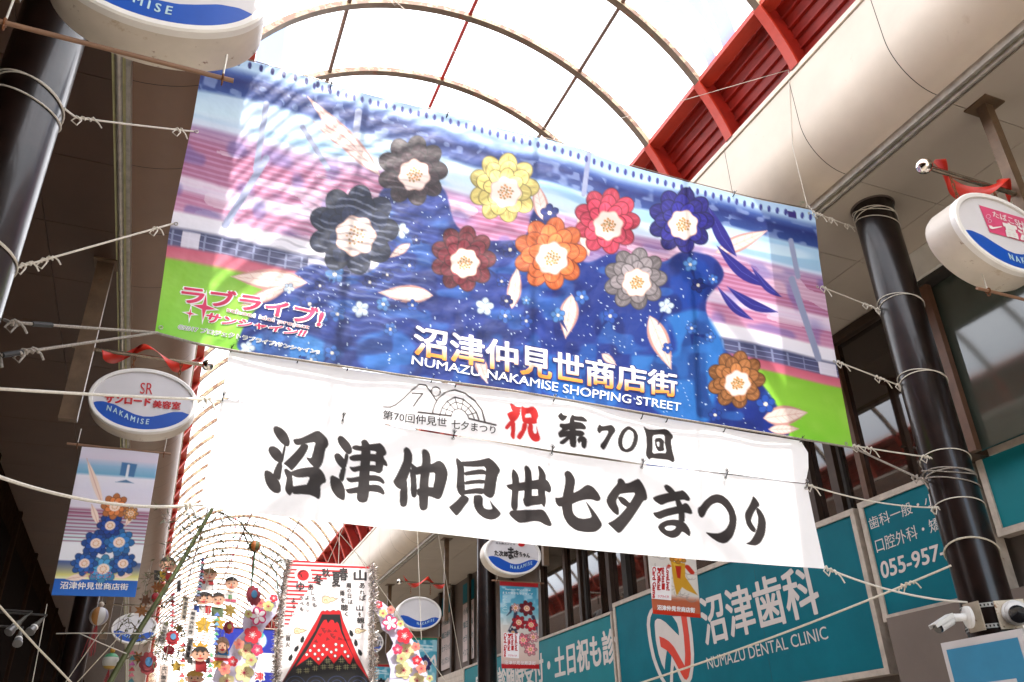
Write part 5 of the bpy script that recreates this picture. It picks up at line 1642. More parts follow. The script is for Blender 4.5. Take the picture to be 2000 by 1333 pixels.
# top wire and guy wires
top = [HB.P(x, y - 2, 0.0) for x, y in MB_TOP]
xa = Vector((PLX + 0.14, 4.68, top[0].z + 0.12))
rope('wire', 'thin wire along the top edge of the picture banner', [xa] + top, 0.004, M_WIREG, cat='wire', grp='wires holding the banners')
j = HB.P(1085, 268, 0.0)
rope('wire', 'thin guy wire from the roof down to the middle of the banner top', [at(768, 0, Y=5.1), j], 0.003, M_WIREG, ((0, 0.10, 28),), cat='wire', grp='wires holding the banners')
rope('wire', 'thin guy wire rising across the red band from the banner top', [j, at(1540, 137, X=XR_FAS - 0.01)], 0.003, mat('pale_guy_wire', (0.42, 0.38, 0.33), 0.5), ((0, 0.12, 29),), cat='wire', grp='wires holding the banners')
rope('wire', 'white cord hanging from the cream cove to the top right banner corner', [at(1540, 137, X=XR_FAS - 0.01), at(1548, 288, X=5.22), at(1576, 400, Y=5.0), PB(1586, 414)], 0.004, M_ROPE, ((2, 0.08, 30),), cat='wire', grp='wires holding the banners')
# lower left and mid-distance cords
def cord(label, p, r=0.004, m=M_ROPE, sag=0.0):
    pts = sag_line(p[0], p[1], sag, 10) if len(p) == 2 else p
    return rope('cord', label, pts, r, m, cat='cord', grp='cords of the festival decorations')
cord('thick cream cord slanting past three bulbs at the lower left', [at(-40, 1140, Y=6.2), at(0, 1185, Y=6.3), at(70, 1262, Y=6.6), at(150, 1345, Y=7)], 0.007, MATS['cream_rope'])
A9 = lambda x, y, Y=9.0: at(x, y, Y=Y)
cord('level white cord from the shaded pillar to the bamboo pole', [A9(110, 1238, 9.2), A9(160, 1237, 9.1), A9(276, 1238)], 0.005)
cord('white cord slanting down to a bow on the bamboo pole', [A9(155, 1237, 9.1), A9(200, 1258), A9(247, 1277)], 0.005)
cord('dim cord left of the pair below the blue blossom flag', [A9(208, 1218), A9(120, 1345)], 0.004, MATS['cream_rope'])
cord('dim cord right of the pair below the blue blossom flag', [A9(240, 1236), A9(140, 1345)], 0.0045, MATS['cream_rope'])
cord('thin steep cord hanging near the bulbs in the lower left corner', [at(92, 1180, Y=8), at(62, 1340, Y=8)], 0.003)

# ------------------------------------------------------------------ three bulbs at the lower left
lampM, capM = mat('lamp_grey_socket', (0.045, 0.04, 0.03), 0.6), mat('lamp_glass', (0.10, 0.095, 0.09), 0.3)
for i, (x0, y0, x1, y1, lab) in enumerate(((50, 1205, 16, 1236, 'grey spot bulb angled down left, nearest the picture edge'), (82, 1210, 58, 1235, 'grey spot bulb angled down left, furthest from the picture edge'), (40, 1234, 34, 1258, 'grey spot bulb pointing straight down below the other two'))):
    a, c = at(x0, y0, Y=7.4), at(x1, y1, Y=7.3)
    root = empty('spot_bulb', a, lab, 'lamp', 'spot bulbs at the left shop front')
    d = (c - a)
    b = MB(); b.tube([a, a + d * .35, a + d * .36, a + d * .62], [0.012, 0.015, 0.022, 0.022], 12); b.build('socket', lampM, root, smooth=True)
    b = MB(); b.tube([a + d * .62, a + d * .85, c, c + d * .03], [0.022, 0.032, 0.034, 0.014], 14); b.build('bulb', capM, root, smooth=True)
    b = MB(); b.tube([a + d * .62 - d.normalized() * .004, a + d * .62 + d.normalized() * .006], 0.027, 14); b.build('collar_ring', M_RIMW, root, smooth=True)
    b = MB(); b.tube([a, a - d * 0.3 + Vector((0, .1, .02)), Vector((-2.98, 7.5, a.z + 0.10))], 0.008, 8); b.build('arm', M_DARK, root, smooth=True)

# ------------------------------------------------------------------ security cameras on the right pillar
nv_ = Vector((-0.62, -0.78, 0)).normalized(); tv_ = Vector((0.78, -0.62, 0)).normalized(); zv_ = Vector((0, 0, 1))
pc = on_pillar(1925, 1205, PRX, PY_)
M_PLATE = mat('rusty_steel_plate', (0.42, 0.36, 0.28), 0.45, 0.4, var=0.2, rust=0.5, rscale=14, rcol=(0.16, 0.06, 0.02))
M_CAMW = mat('camera_white_plastic', (0.60, 0.59, 0.57), 0.35, var=0.03)
M_LENS = mat('camera_black_glass', (0.01, 0.01, 0.012), 0.12)
brk = empty('camera_bracket', pc, 'rusty plate bracket strapped round the right pillar carrying two cameras', 'bracket')
pcn = Vector((PRX, PY_, pc.z)) + nv_ * (PIL_RAD + 0.02)
b = MB()
b.box(pcn + tv_ * 0.105 + nv_ * 0.012, (0.215, 0.012, 0.215), 0, (tv_, nv_, zv_))
for dx in (-0.08, 0.08):
    for dz in (-0.085, 0.085): b.sphere(pcn + tv_ * (0.105 + dx) + nv_ * 0.02 + zv_ * dz, 0.007, 8, 6)
b.build('plate', M_PLATE, brk)
t2 = (tv_ * 0.55 + nv_ * 0.84).normalized(); n2 = (nv_ * 0.55 - tv_ * 0.84).normalized()
b = MB()
b.box(pcn - tv_ * 0.165 + nv_ * 0.0, (0.16, 0.012, 0.22), 0, (t2, n2, zv_))
b.build('side_plate', M_PLATE, brk)
for dz in (-0.07, 0.09):
    b = MB()
    R = PIL_RAD + 0.005
    n = 48
    vs_ = []
    for k in range(n):
        a = 2 * PI * k / n
        for h_ in (-0.017, 0.017): vs_.append((PRX + R * math.cos(a), PY_ + R * math.sin(a), pc.z + dz + h_))
    b.add(vs_, [(2 * k, 2 * ((k + 1) % n), 2 * ((k + 1) % n) + 1, 2 * k + 1) for k in range(n)])
    for k in range(n):
        a = 2 * PI * (k + .5) / n
        b.box((PRX + (R + .001) * math.cos(a), PY_ + (R + .001) * math.sin(a), pc.z + dz), (0.011, 0.003, 0.016), 1, (Vector((-math.sin(a), math.cos(a), 0)), Vector((math.cos(a), math.sin(a), 0)), zv_))
    b.build('strap', [mat('zinc_strap', (0.5, 0.5, 0.48), 0.4, 0.6), M_DARK], brk)
c0 = pcn + tv_ * 0.125 + nv_ * 0.02 + zv_ * 0.005
dome = empty('dome_camera', c0, 'white turret security camera with round black lens on the rusty plate', 'camera')
b = MB(); b.tube([c0, c0 + nv_ * 0.03, c0 + nv_ * 0.045], [0.095, 0.095, 0.085], 28); b.build('base', M_CAMW, dome, smooth=True)
cs = c0 + nv_ * 0.075
b = MB(); b.sphere(cs, 0.082, 26, 16); b.build('turret', M_CAMW, dome, smooth=True)
ld = (CAM - cs).normalized() * 0.7 + Vector((-0.15, -0.15, -0.35)); ld.normalize()
b = MB(); b.tube([cs + ld * 0.045, cs + ld * 0.086, cs + ld * 0.089], [0.066, 0.062, 0.05], 28); b.build('lens', M_LENS, dome, smooth=True)
c1 = at(1875, 1203, Y=4.70)
c1 = pcn - tv_ * 0.20 + nv_ * 0.01 + zv_ * 0.0
bul = empty('bullet_camera', c1, 'white bullet security camera with sun hood pointing down the street', 'camera')
ax = at(1832, 1209, Y=4.75) - c1
axd = (-tv_ * 0.97 + nv_ * 0.22).normalized()
b = MB(); b.tube([c1, c1 + axd * 0.022, c1 + axd * 0.03, c1 + axd * 0.034], [0.085, 0.085, 0.07, 0.05], 26); b.build('base', M_CAMW, bul, smooth=True)
k1 = c1 + axd * 0.115
b = MB(); b.tube([c1 + axd * 0.03, k1], 0.030, 16); b.sphere(k1, 0.031, 14, 9); b.build('arm', M_CAMW, bul, smooth=True)
bd = (axd * 0.80 + zv_ * -0.42 + nv_ * 0.25).normalized()
k2 = k1 + bd * 0.035
b = MB(); b.tube([k1, k2 + bd * 0.01], 0.018, 12); b.tube([k2, k2 + bd * 0.012, k2 + bd * 0.15], [0.03, 0.038, 0.038], 22); b.build('body', M_CAMW, bul, smooth=True)
b = MB(); b.tube([k2 + bd * 0.148, k2 + bd * 0.172], [0.0385, 0.037], 22); b.build('lens', M_LENS, bul, smooth=True)
hx = bd.cross(zv_).normalized(); hz = hx.cross(bd)
b = MB(); b.box(k2 + bd * 0.095 + hz * 0.043, (0.088, 0.20, 0.006), 0, (hx, bd, hz)); b.box(k2 + bd * 0.095 + hz * 0.03 + hx * 0.042, (0.005, 0.20, 0.03), 0, (hx, bd, hz)); b.box(k2 + bd * 0.095 + hz * 0.03 - hx * 0.042, (0.005, 0.20, 0.03), 0, (hx, bd, hz)); b.build('hood', M_CAMW, bul)

# ------------------------------------------------------------------ light blue notice board strapped in front of the right pillar
SB_ = Flat('X', 5.94, (-1, 0, 0))
p0, p1 = SB_.base(1837, 1257), SB_.base(1992, 1230)
nb_ = empty('notice_board', (5.94, (p0.y + p1.y) / 2, p0.z), 'white bordered light blue notice board below the security cameras', 'board')
b = MB(); b.bb(5.94, 5.98, p1.y - 0.01, p0.y, 1.15, p0.z); b.build('panel', mat('white_board', (0.50, 0.47, 0.47), 0.5, var=0.04), nb_)
q0, q1 = SB_.base(1849, 1270), SB_.base(1988, 1247)
b = MB(); b.bb(5.935, 5.939, q1.y, q0.y, 1.25, q0.z); b.build('blue_print', mat('sky_blue_film', (0.028, 0.19, 0.33), 0.5, var=0.06), nb_)
w0, w1 = SB_.base(1921, 1334), SB_.base(1986, 1325)
b = MB(); b.bb(5.931, 5.9345, w1.y, w0.y, 1.3, w0.z); b.build('white_print', mat('white_film', (0.52, 0.50, 0.50), 0.5), nb_)
b = MB(); b.bb(5.955, 6.12, p1.y - 0.10, p1.y - 0.02, 1.15, p0.z + 0.02); b.build('side_strip', M_RIMW, nb_)
# ------------------------------------------------------------------ star festival decorations hung in mid street
YF = 10.6
SF = Flat('Y', YF, (0, -1, 0))
C3 = lambda x, y: (540 + x * 0.1, 1080 + y * 0.1)
C4 = lambda x, y: (540 + x * 0.1, 1200 + y * 0.1)
def paint_fuji(px, py, u, v):
    p = Paint(px, py, (246, 240, 238))
    X, Y = (px - 540) * 10, (py - 1080) * 10
    RED = (214, 26, 34)
    def bar(x0, x1, y0, w):
        p.poly([C3(x0, y0), C3(x1, y0 + 0.035 * (x1 - x0)), C3(x1 - 12, y0 + 0.035 * (x1 - x0) + w), C3(x0, y0 + w)], RED, 1, 1.2)
    for x0, x1, y0, w in ((290, 1860, 140, 46), (220, 1830, 215, 40), (220, 400, 310, 34), (670, 1390, 325, 36), (215, 360, 380, 34), (690, 1140, 408, 34), (210, 370, 462, 36), (690, 990, 482, 34), (205, 430, 545, 38), (610, 850, 560, 30), (200, 720, 632, 36), (200, 610, 720, 36),
                          (195, 550, 795, 36), (190, 480, 880, 36), (190, 430, 968, 34), (185, 390, 1045, 34), (165, 350, 1130, 34), (160, 310, 1210, 34), (160, 275, 1290, 34), (155, 250, 1370, 34)):
        bar(x0, x1, y0, w)
    p.ell(*C3(520, 440), 14.5, 14.5, (248, 244, 242)); p.ell(*C3(520, 440), 11.5, 10.8, RED)
    p.line([C3(*q) for q in ((440, 420), (470, 370), (530, 350), (590, 375))], 3.2, (60, 6, 8), 1, 1.2, 1); p.line([C3(*q) for q in ((480, 430), (485, 465), (510, 485))], 2.6, (60, 6, 8), 1, 1.2, 1)
    out = [C3(*q) for q in ((780, 1330), (870, 1155), (910, 1130), (950, 1148), (990, 1122), (1040, 1150), (1110, 1118), (1160, 1142), (1210, 1122), (1250, 1145), (1300, 1330))] + [C4(*q) for q in ((1420, 420), (1560, 760), (1790, 1240), (1850, 1400), (70, 1400), (200, 1180), (420, 780), (620, 400))]
    p.poly(out, (200, 12, 22), 1, 1.4)
    p.line(out + [out[0]], 0.9, (60, 10, 12), 0.8)
    BLK = (14, 12, 16)
    p.poly([C3(890, 1205), C3(1240, 1205)] + [C4(*q) for q in ((1290, 320), (1400, 600), (1560, 960), (1790, 1260), (1850, 1400), (70, 1400), (330, 1010), (560, 640), (760, 320))], BLK, 1, 1.4)
    p.poly([C4(*q) for q in ((880, 190), (930, 115), (975, 105), (1005, 180), (1060, 110), (1110, 115), (1140, 185), (1185, 150), (1215, 190), (1270, 370), (1400, 640), (1500, 830), (1440, 980), (1400, 960), (1270, 790), (1120, 970), (1000, 800), (830, 1000), (660, 830), (370, 1030), (600, 700), (760, 420))], (216, 16, 26), 1, 1.4)
    rng = random.Random(5)
    for (x, y) in ((910, 290), (1030, 330), (1150, 330), (850, 400), (1000, 490), (1120, 450), (1230, 480), (770, 530), (940, 340), (1080, 400)):
        a0 = rng.uniform(0, 6)
        p.poly([C4(x + 62 * math.cos(a0 + k * 2.1), y + 50 * math.sin(a0 + k * 2.1)) for k in range(3)], (136, 16, 22), 1, 1.2)
    for (x, y) in ((740, 620), (920, 615), (1160, 590), (1280, 615), (660, 710), (828, 708), (985, 690), (1070, 740), (1165, 698), (590, 790), (752, 780), (900, 788), (1340, 735), (1145, 815), (818, 875), (1398, 822)):
        p.ell(*C4(x, y), 3.6, 3.6, (60, 6, 8)); p.ell(*C4(x, y), 2.5, 2.7, (246, 242, 240))
    for (x, y) in ((440, 1110), (590, 1100), (645, 950), (755, 1055), (920, 1030), (1060, 1020), (1000, 915), (1205, 1045), (1270, 905), (1360, 1030), (1510, 1020)):
        for d in (-18, 22):
            p.line([C4(x - 55, y + d), C4(x + 55, y + d - 8)], 0.9, (196, 190, 130), 0.9); p.line([C4(x + d, y - 50), C4(x + d + 4, y + 50)], 0.9, (196, 190, 130), 0.9)
    for cx in (370, 770, 1180, 1580):
        for r in (190, 110, 50):
            p.line([C4(cx + r * math.cos(a), 1390 - r * 0.95 * math.sin(a)) for a in np.linspace(0.1, 3.04, 16)], 1.0, (60, 84, 140), 0.9)
    def cloud(f, x, y, s):
        pts = [(-120, 20), (-110, -40), (-60, -72), (0, -64), (40, -30), (90, -48), (130, -20), (190, -20), (120, 20), (80, 40), (40, 40), (10, 70), (-60, 74), (-105, 60)]
        q = [f(x + a * s, y + b_ * s) for a, b_ in pts]
        p.poly(q, (232, 214, 176), 1, 1.2); p.line(q + [q[0]], 0.9, (90, 70, 40))
        p.line([f(x + a * s, y + b_ * s) for a, b_ in ((-20, 40), (-30, 0), (-70, 0), (-70, 30))], 0.9, (150, 120, 80))
    cloud(C3, 1010, 915, 1.0); cloud(C4, 440, 325, 0.82); cloud(C4, 1620, 325, 0.72)
    for x, y, r in ((505, 495, .2), (390, 675, .5), (275, 850, .3), (1460, 375, -.4), (1550, 565, -.2), (1630, 750, -.5)):
        p.poly([C4(x + a * math.cos(r) - b_ * math.sin(r), y + a * math.sin(r) + b_ * math.cos(r)) for a, b_ in ((0, -80), (36, -30), (34, 40), (0, 70), (-32, 50), (-38, -10))], BLK, 1, 1.3)
        p.line([C4(x, y + 60), C4(x + 20, y + 150)], 0.6, (150, 140, 140), 0.8)
    return p.linear()
tl, tr, brr, bll = (560, 1092), (728, 1108), (728, 1390), (530, 1390)
fj = empty('fuji_panel', SF.base(640, 1100), 'white hanging picture panel of a red mountain with brush verse and silver tinsel edges', 'panel')
b = MB()
b.prism([SF.off(SF.base(*q), -0.03) for q in (tl, tr, brr, bll)], Vector((0, 0.0, 0)) + SF.n * 0.026)
b.build('backing', M_WHITEP, fj)
sheet('picture', SF, [tl, tr], [bll, brr], [tl, bll], [tr, brr], 200, 300, paint_fuji, cloth_mat('painted_panel', 0.25, 0.6, 0.05), fj)
def ch(s, f, x0, y0, x1, y1, bold=0.035):
    lettering(s, [f(x0, y0), f(x1, y0)], [f(x0, y1), f(x1, y1)], SF, M_INKP, fj, bold, 0.004)
for s_, x0, y0, x1, y1, *bo in (('山', 1515, 345, 1750, 540, .06), ('あ', 1620, 585, 1720, 695), ('れ', 1625, 730, 1720, 815), ('ば', 1620, 830, 1745, 935), ('山', 1560, 1030, 1690, 1130, .06), ('を', 1595, 1160, 1650, 1250),
        ('雨', 1365, 595, 1460, 690), ('の', 1380, 710, 1450, 775), ('日', 1390, 800, 1460, 885), ('は', 1400, 920, 1490, 1000), ('雨', 1240, 740, 1330, 840), ('を', 1260, 880, 1335, 975), ('聴', 1255, 1010, 1395, 1130), ('く', 1330, 1155, 1395, 1240),
        ('春', 1225, 300, 1390, 540), ('夏', 1090, 375, 1240, 660), ('秋', 890, 310, 1040, 475), ('冬', 730, 430, 905, 630), ('あ', 620, 610, 720, 730), ('し', 680, 755, 740, 825), ('た', 695, 860, 760, 935), ('も', 705, 980, 785, 1060),
        ('よ', 560, 840, 640, 920), ('ろ', 580, 960, 640, 1035), ('し', 590, 1075, 640, 1145), ('ゆ', 390, 575, 540, 745), ('う', 450, 850, 515, 920), ('べ', 450, 960, 530, 1025), ('も', 455, 1060, 525, 1140), ('よ', 290, 880, 370, 970), ('ろ', 300, 1020, 370, 1090), ('し', 290, 1160, 355, 1220)):
    ch(s_, C3, x0, y0, x1, y1, *(bo or (.035,)))
for s_, x0, y0, x1, y1 in (('観', 1570, 65, 1715, 180), ('る', 1650, 190, 1690, 270), ('山', 180, 365, 270, 430), ('頭', 180, 440, 270, 520), ('火', 175, 550, 265, 635)):
    ch(s_, C4, x0, y0, x1, y1)
M_TINSEL = mat('silver_tinsel', (0.62, 0.57, 0.53), 0.22, 0.9, var=0.35, vscale=80)
for pts in (((564, 1094), (553, 1140), (547, 1200), (541, 1270), (533, 1390)), ((727, 1106), (729, 1150), (728, 1220), (727, 1390))):
    b = MB()
    rng = random.Random(9)
    P = [SF.base(*q) + Vector((0, -0.03, 0)) for q in pts]
    for i in range(1500):
        c = lerp_poly(P, rng.random())
        d = Vector((rng.gauss(0, 1), rng.gauss(0, 1), rng.gauss(0, .7))).normalized() * rng.uniform(0.05, 0.085)
        w = d.cross(Vector((rng.random(), rng.random(), rng.random()))).normalized() * 0.003
        b.add([c - w, c + w, c + d + w, c + d - w], [(0, 1, 2, 3)])
    b.tube(P, 0.012, 6)
    b.build('tinsel', M_TINSEL, fj)
# ---- boards of plum blossoms left and right of the panel
PL = {'red': (0.60, 0.012, 0.03), 'salmon': (0.74, 0.24, 0.17), 'lime': (0.62, 0.62, 0.22), 'pale': (0.78, 0.70, 0.36), 'olive': (0.50, 0.50, 0.22), 'crimson': (0.56, 0.03, 0.10), 'pink': (0.60, 0.02, 0.14), 'white': (0.8, 0.76, 0.76)}
PM = {k: mat('plum_' + k, tuple(q * 0.8 for q in v), 0.55, var=0.04) for k, v in PL.items()}
def plum(S, cx, cy, r, kind, off, root, rot):
    b = MB()
    f = lambda x, y: (x, y)
    for k in range(5):
        a = rot + 2 * PI * k / 5
        flat_poly(b, circ(cx + r * 0.56 * math.cos(a), cy + r * 0.56 * math.sin(a), r * 0.47, r * 0.45, 18, a), S, off + 0.0004 * k)
    flat_poly(b, circ(cx, cy, r * 0.45, None, 14), S, off + 0.0022)
    o = b.build('plum_blossom', PM[kind], root)
    b = MB()
    if kind == 'pink':
        for k in range(5):
            a = rot + 2 * PI * k / 5
            flat_poly(b, circ(cx + r * 0.54 * math.cos(a), cy + r * 0.54 * math.sin(a), r * 0.37, r * 0.24, 14, a), S, off + 0.003)
    for k in range(10):
        a = rot + 2 * PI * k / 10 + 0.2
        flat_line(b, [(cx, cy), (cx + r * (0.36 if k % 2 else 0.48) * math.cos(a), cy + r * (0.36 if k % 2 else 0.48) * math.sin(a))], max(0.5, r * 0.05), S, off + 0.0034 + 0.0001 * k)
    flat_poly(b, circ(cx, cy, r * 0.12, None, 10), S, off + 0.0048)
    b.build('stamens', PM['white'] if kind in ('red', 'crimson', 'pink') else PM['crimson'], o)
def plum_board(label, outline, flowers, f, sc, y):
    S = Flat('Y', y, (0, -1, 0))
    P = [S.base(*f(*q)) for q in outline]
    root = empty('blossom_board', P[0], label, 'board', 'plum blossom boards beside the mountain panel')
    b = MB()
    from mathutils.geometry import tessellate_polygon
    b.prism(P, Vector((0, 0.022, 0)))
    b.build('board', mat('lavender_board', (0.55, 0.52, 0.66), 0.6, var=0.05), root)
    for i, (x, y_, r, kind) in enumerate(flowers):
        cx, cy = f(x, y_)
        plum(S, cx, cy, r * sc, kind, 0.004 + 0.004 * i if kind in ('pale',) else 0.03 + 0.005 * i, root, 0.3 + i * 0.9)
W5 = lambda x, yy: (700 + x * 0.1373, 1150 + yy * 0.1373)
L2 = lambda x, yy: (420 + x * 0.19, 1080 + yy * 0.19)
plum_board('plum blossom board right of the mountain panel, before the blank oval sign', ((215, 200), (270, 165), (340, 190), (420, 260), (505, 270), (500, 380), (560, 470), (630, 520), (690, 580), (745, 690), (800, 780), (850, 850), (880, 960), (930, 1060), (960, 1180), (1010, 1290), (1050, 1700), (450, 1700), (440, 1330), (460, 1150), (400, 930), (470, 860), (500, 780), (440, 650), (340, 580), (300, 420), (230, 300)),
           ((685, 890, 110, 'pale'), (640, 1165, 125, 'pale'), (830, 1310, 110, 'pale'), (280, 238, 55, 'red'), (335, 360, 60, 'lime'), (445, 315, 60, 'salmon'), (437, 500, 110, 'pink'), (580, 510, 50, 'lime'), (635, 685, 115, 'red'), (535, 878, 75, 'crimson'), (790, 840, 65, 'salmon'), (585, 1010, 75, 'olive'), (805, 1035, 70, 'red'), (865, 1150, 75, 'salmon'), (980, 1290, 50, 'olive')), W5, 0.1373, 10.9)
plum_board('plum blossom board left of the mountain panel, among the paper dolls', ((640, 440), (560, 430), (520, 490), (420, 500), (360, 560), (300, 600), (290, 680), (280, 760), (300, 800), (200, 900), (150, 1000), (100, 1100), (20, 1180), (-20, 1280), (-60, 1600), (420, 1600), (410, 1200), (440, 1100), (480, 1000), (470, 860), (520, 760), (620, 640), (660, 500)),
           ((315, 1010, 80, 'pale'), (298, 1235, 100, 'pale'), (120, 1320, 80, 'pale'), (598, 475, 42, 'red'), (462, 525, 55, 'salmon'), (540, 560, 58, 'lime'), (435, 662, 92, 'pink'), (335, 640, 42, 'lime'), (378, 855, 92, 'red'), (240, 950, 55, 'salmon'), (425, 1010, 62, 'crimson'), (362, 1112, 62, 'olive'), (172, 1130, 55, 'red'), (90, 1205, 65, 'salmon')), L2, 0.19, 10.2)
# ---- bamboo
M_BAMB = mat('green_bamboo', (0.10, 0.12, 0.05), 0.4, var=0.25, vscale=8)
M_LEAF = mat('dry_bamboo_leaf', (0.085, 0.085, 0.035), 0.6, var=0.35, vscale=20)
def bamboo(label, culm, twigs, seed, r0, r1, nleaf):
    rng = random.Random(seed)
    P = [at(x, y, Y=Y) for x, y, Y in culm]
    root = empty('bamboo', P[0], label, 'bamboo', 'bamboo branches of the star festival')
    b = MB()
    n = 40
    pts = [lerp_poly(P, i / n) for i in range(n + 1)]
    b.tube(pts, [r0 + (r1 - r0) * i / n for i in range(n + 1)], 10)
    for k in range(1, 9):
        c = lerp_poly(P, k / 9); d = (P[-1] - P[0]).normalized()
        rr = (r0 + (r1 - r0) * k / 9) * 1.18
        b.tube([c - d * 0.008, c + d * 0.008], rr, 10)
    b.build('culm', M_BAMB, root, smooth=True)
    tb, lf = MB(), MB()
    for tw in twigs:
        Q = [at(x, y, Y=Y) for x, y, Y in tw]
        m = 14
        tp = [lerp_poly(Q, i / m) + Vector((rng.gauss(0, .008), rng.gauss(0, .02), rng.gauss(0, .008))) for i in range(m + 1)]
        tb.tube(tp, [0.007 - 0.005 * i / m for i in range(m + 1)], 5)
        for q in range(nleaf):
            t = rng.uniform(0.15, 1.0)
            c = lerp_poly(tp, t)
            dr = Vector((rng.gauss(0, .7), rng.gauss(0, .7), rng.gauss(-.35, .6))).normalized()
            st = c + dr * rng.uniform(0.02, 0.16)
            if rng.random() < 0.5: tb.tube([c, st], 0.0022, 3, cap=False)
            for j in range(rng.randint(1, 3)):
                d = (dr + Vector((rng.gauss(0, .5), rng.gauss(0, .5), rng.gauss(-.3, .4)))).normalized()
                L = rng.uniform(0.04, 0.095); w = d.cross(Vector((rng.gauss(0, 1), rng.gauss(0, 1), rng.gauss(0, 1)))).normalized() * rng.uniform(0.005, 0.009)
                lf.add([st, st + d * L * .35 + w, st + d * L, st + d * L * .35 - w], [(0, 1, 2, 3)])
    tb.build('twigs', mat('brown_twig', (0.10, 0.07, 0.035), 0.7), root)
    lf.build('leaves', M_LEAF, root)
bamboo('long green bamboo pole slanting up behind the left flag with sparse dry leaves', ((205, 1350, 9.3), (270, 1235, 9.2), (345, 1115, 9.1), (420, 985, 9.0), (450, 930, 9.0)),
       (((350, 1108, 9.1), (400, 1060, 9.1), (460, 1050, 9.3)), ((330, 1140, 9.1), (390, 1085, 9.2), (440, 1085, 9.3)), ((385, 1050, 9.0), (350, 1020, 8.9), (318, 1010, 8.9)), ((300, 1185, 9.2), (345, 1165, 9.3), (400, 1180, 9.4)),
        ((365, 1082, 9.1), (335, 1075, 8.9), (320, 1090, 8.8)), ((330, 1140, 9.1), (300, 1120, 8.9), (285, 1140, 8.8)), ((290, 1205, 9.2), (330, 1205, 9.3), (360, 1220, 9.4)), ((265, 1245, 9.2), (300, 1250, 9.3), (350, 1235, 9.4)), ((400, 1018, 9.0), (375, 1000, 8.9), (350, 1005, 8.8)), ((270, 1235, 9.2), (250, 1210, 9.0), (232, 1215, 8.9)), ((240, 1290, 9.3), (300, 1275, 9.4), (370, 1262, 9.5))), 11, 0.030, 0.016, 26)
bamboo('thin dark bamboo with leafy twigs arching towards the mountain panel', ((560, 1350, 11.6), (540, 1120, 11.4), (470, 1020, 11.2), (430, 1000, 11.1)),
       (((430, 1000, 11.1), (470, 1030, 11.2), (520, 1060, 11.3), (560, 1110, 11.4)), ((440, 1005, 11.1), (480, 1050, 11.2), (510, 1090, 11.2), (530, 1150, 11.2)), ((435, 1002, 11.1), (400, 1030, 11.0), (385, 1070, 11.0)), ((440, 1005, 11.1), (420, 1060, 11.0), (412, 1110, 11.0)), ((500, 1045, 11.2), (540, 1075, 11.3), (556, 1100, 11.3)),
        ((455, 1012, 11.1), (480, 1010, 11.2), (520, 1020, 11.3)), ((430, 1000, 11.1), (445, 1080, 11.0), (450, 1140, 11.0)), ((470, 1020, 11.2), (500, 1075, 11.2), (545, 1100, 11.3)), ((440, 1000, 11.1), (380, 1010, 11.0), (340, 1040, 10.9)), ((470, 1020, 11.2), (500, 1110, 11.2), (520, 1180, 11.2)), ((430, 1000, 11.1), (395, 1050, 10.9), (360, 1060, 10.8))), 12, 0.012, 0.008, 34)
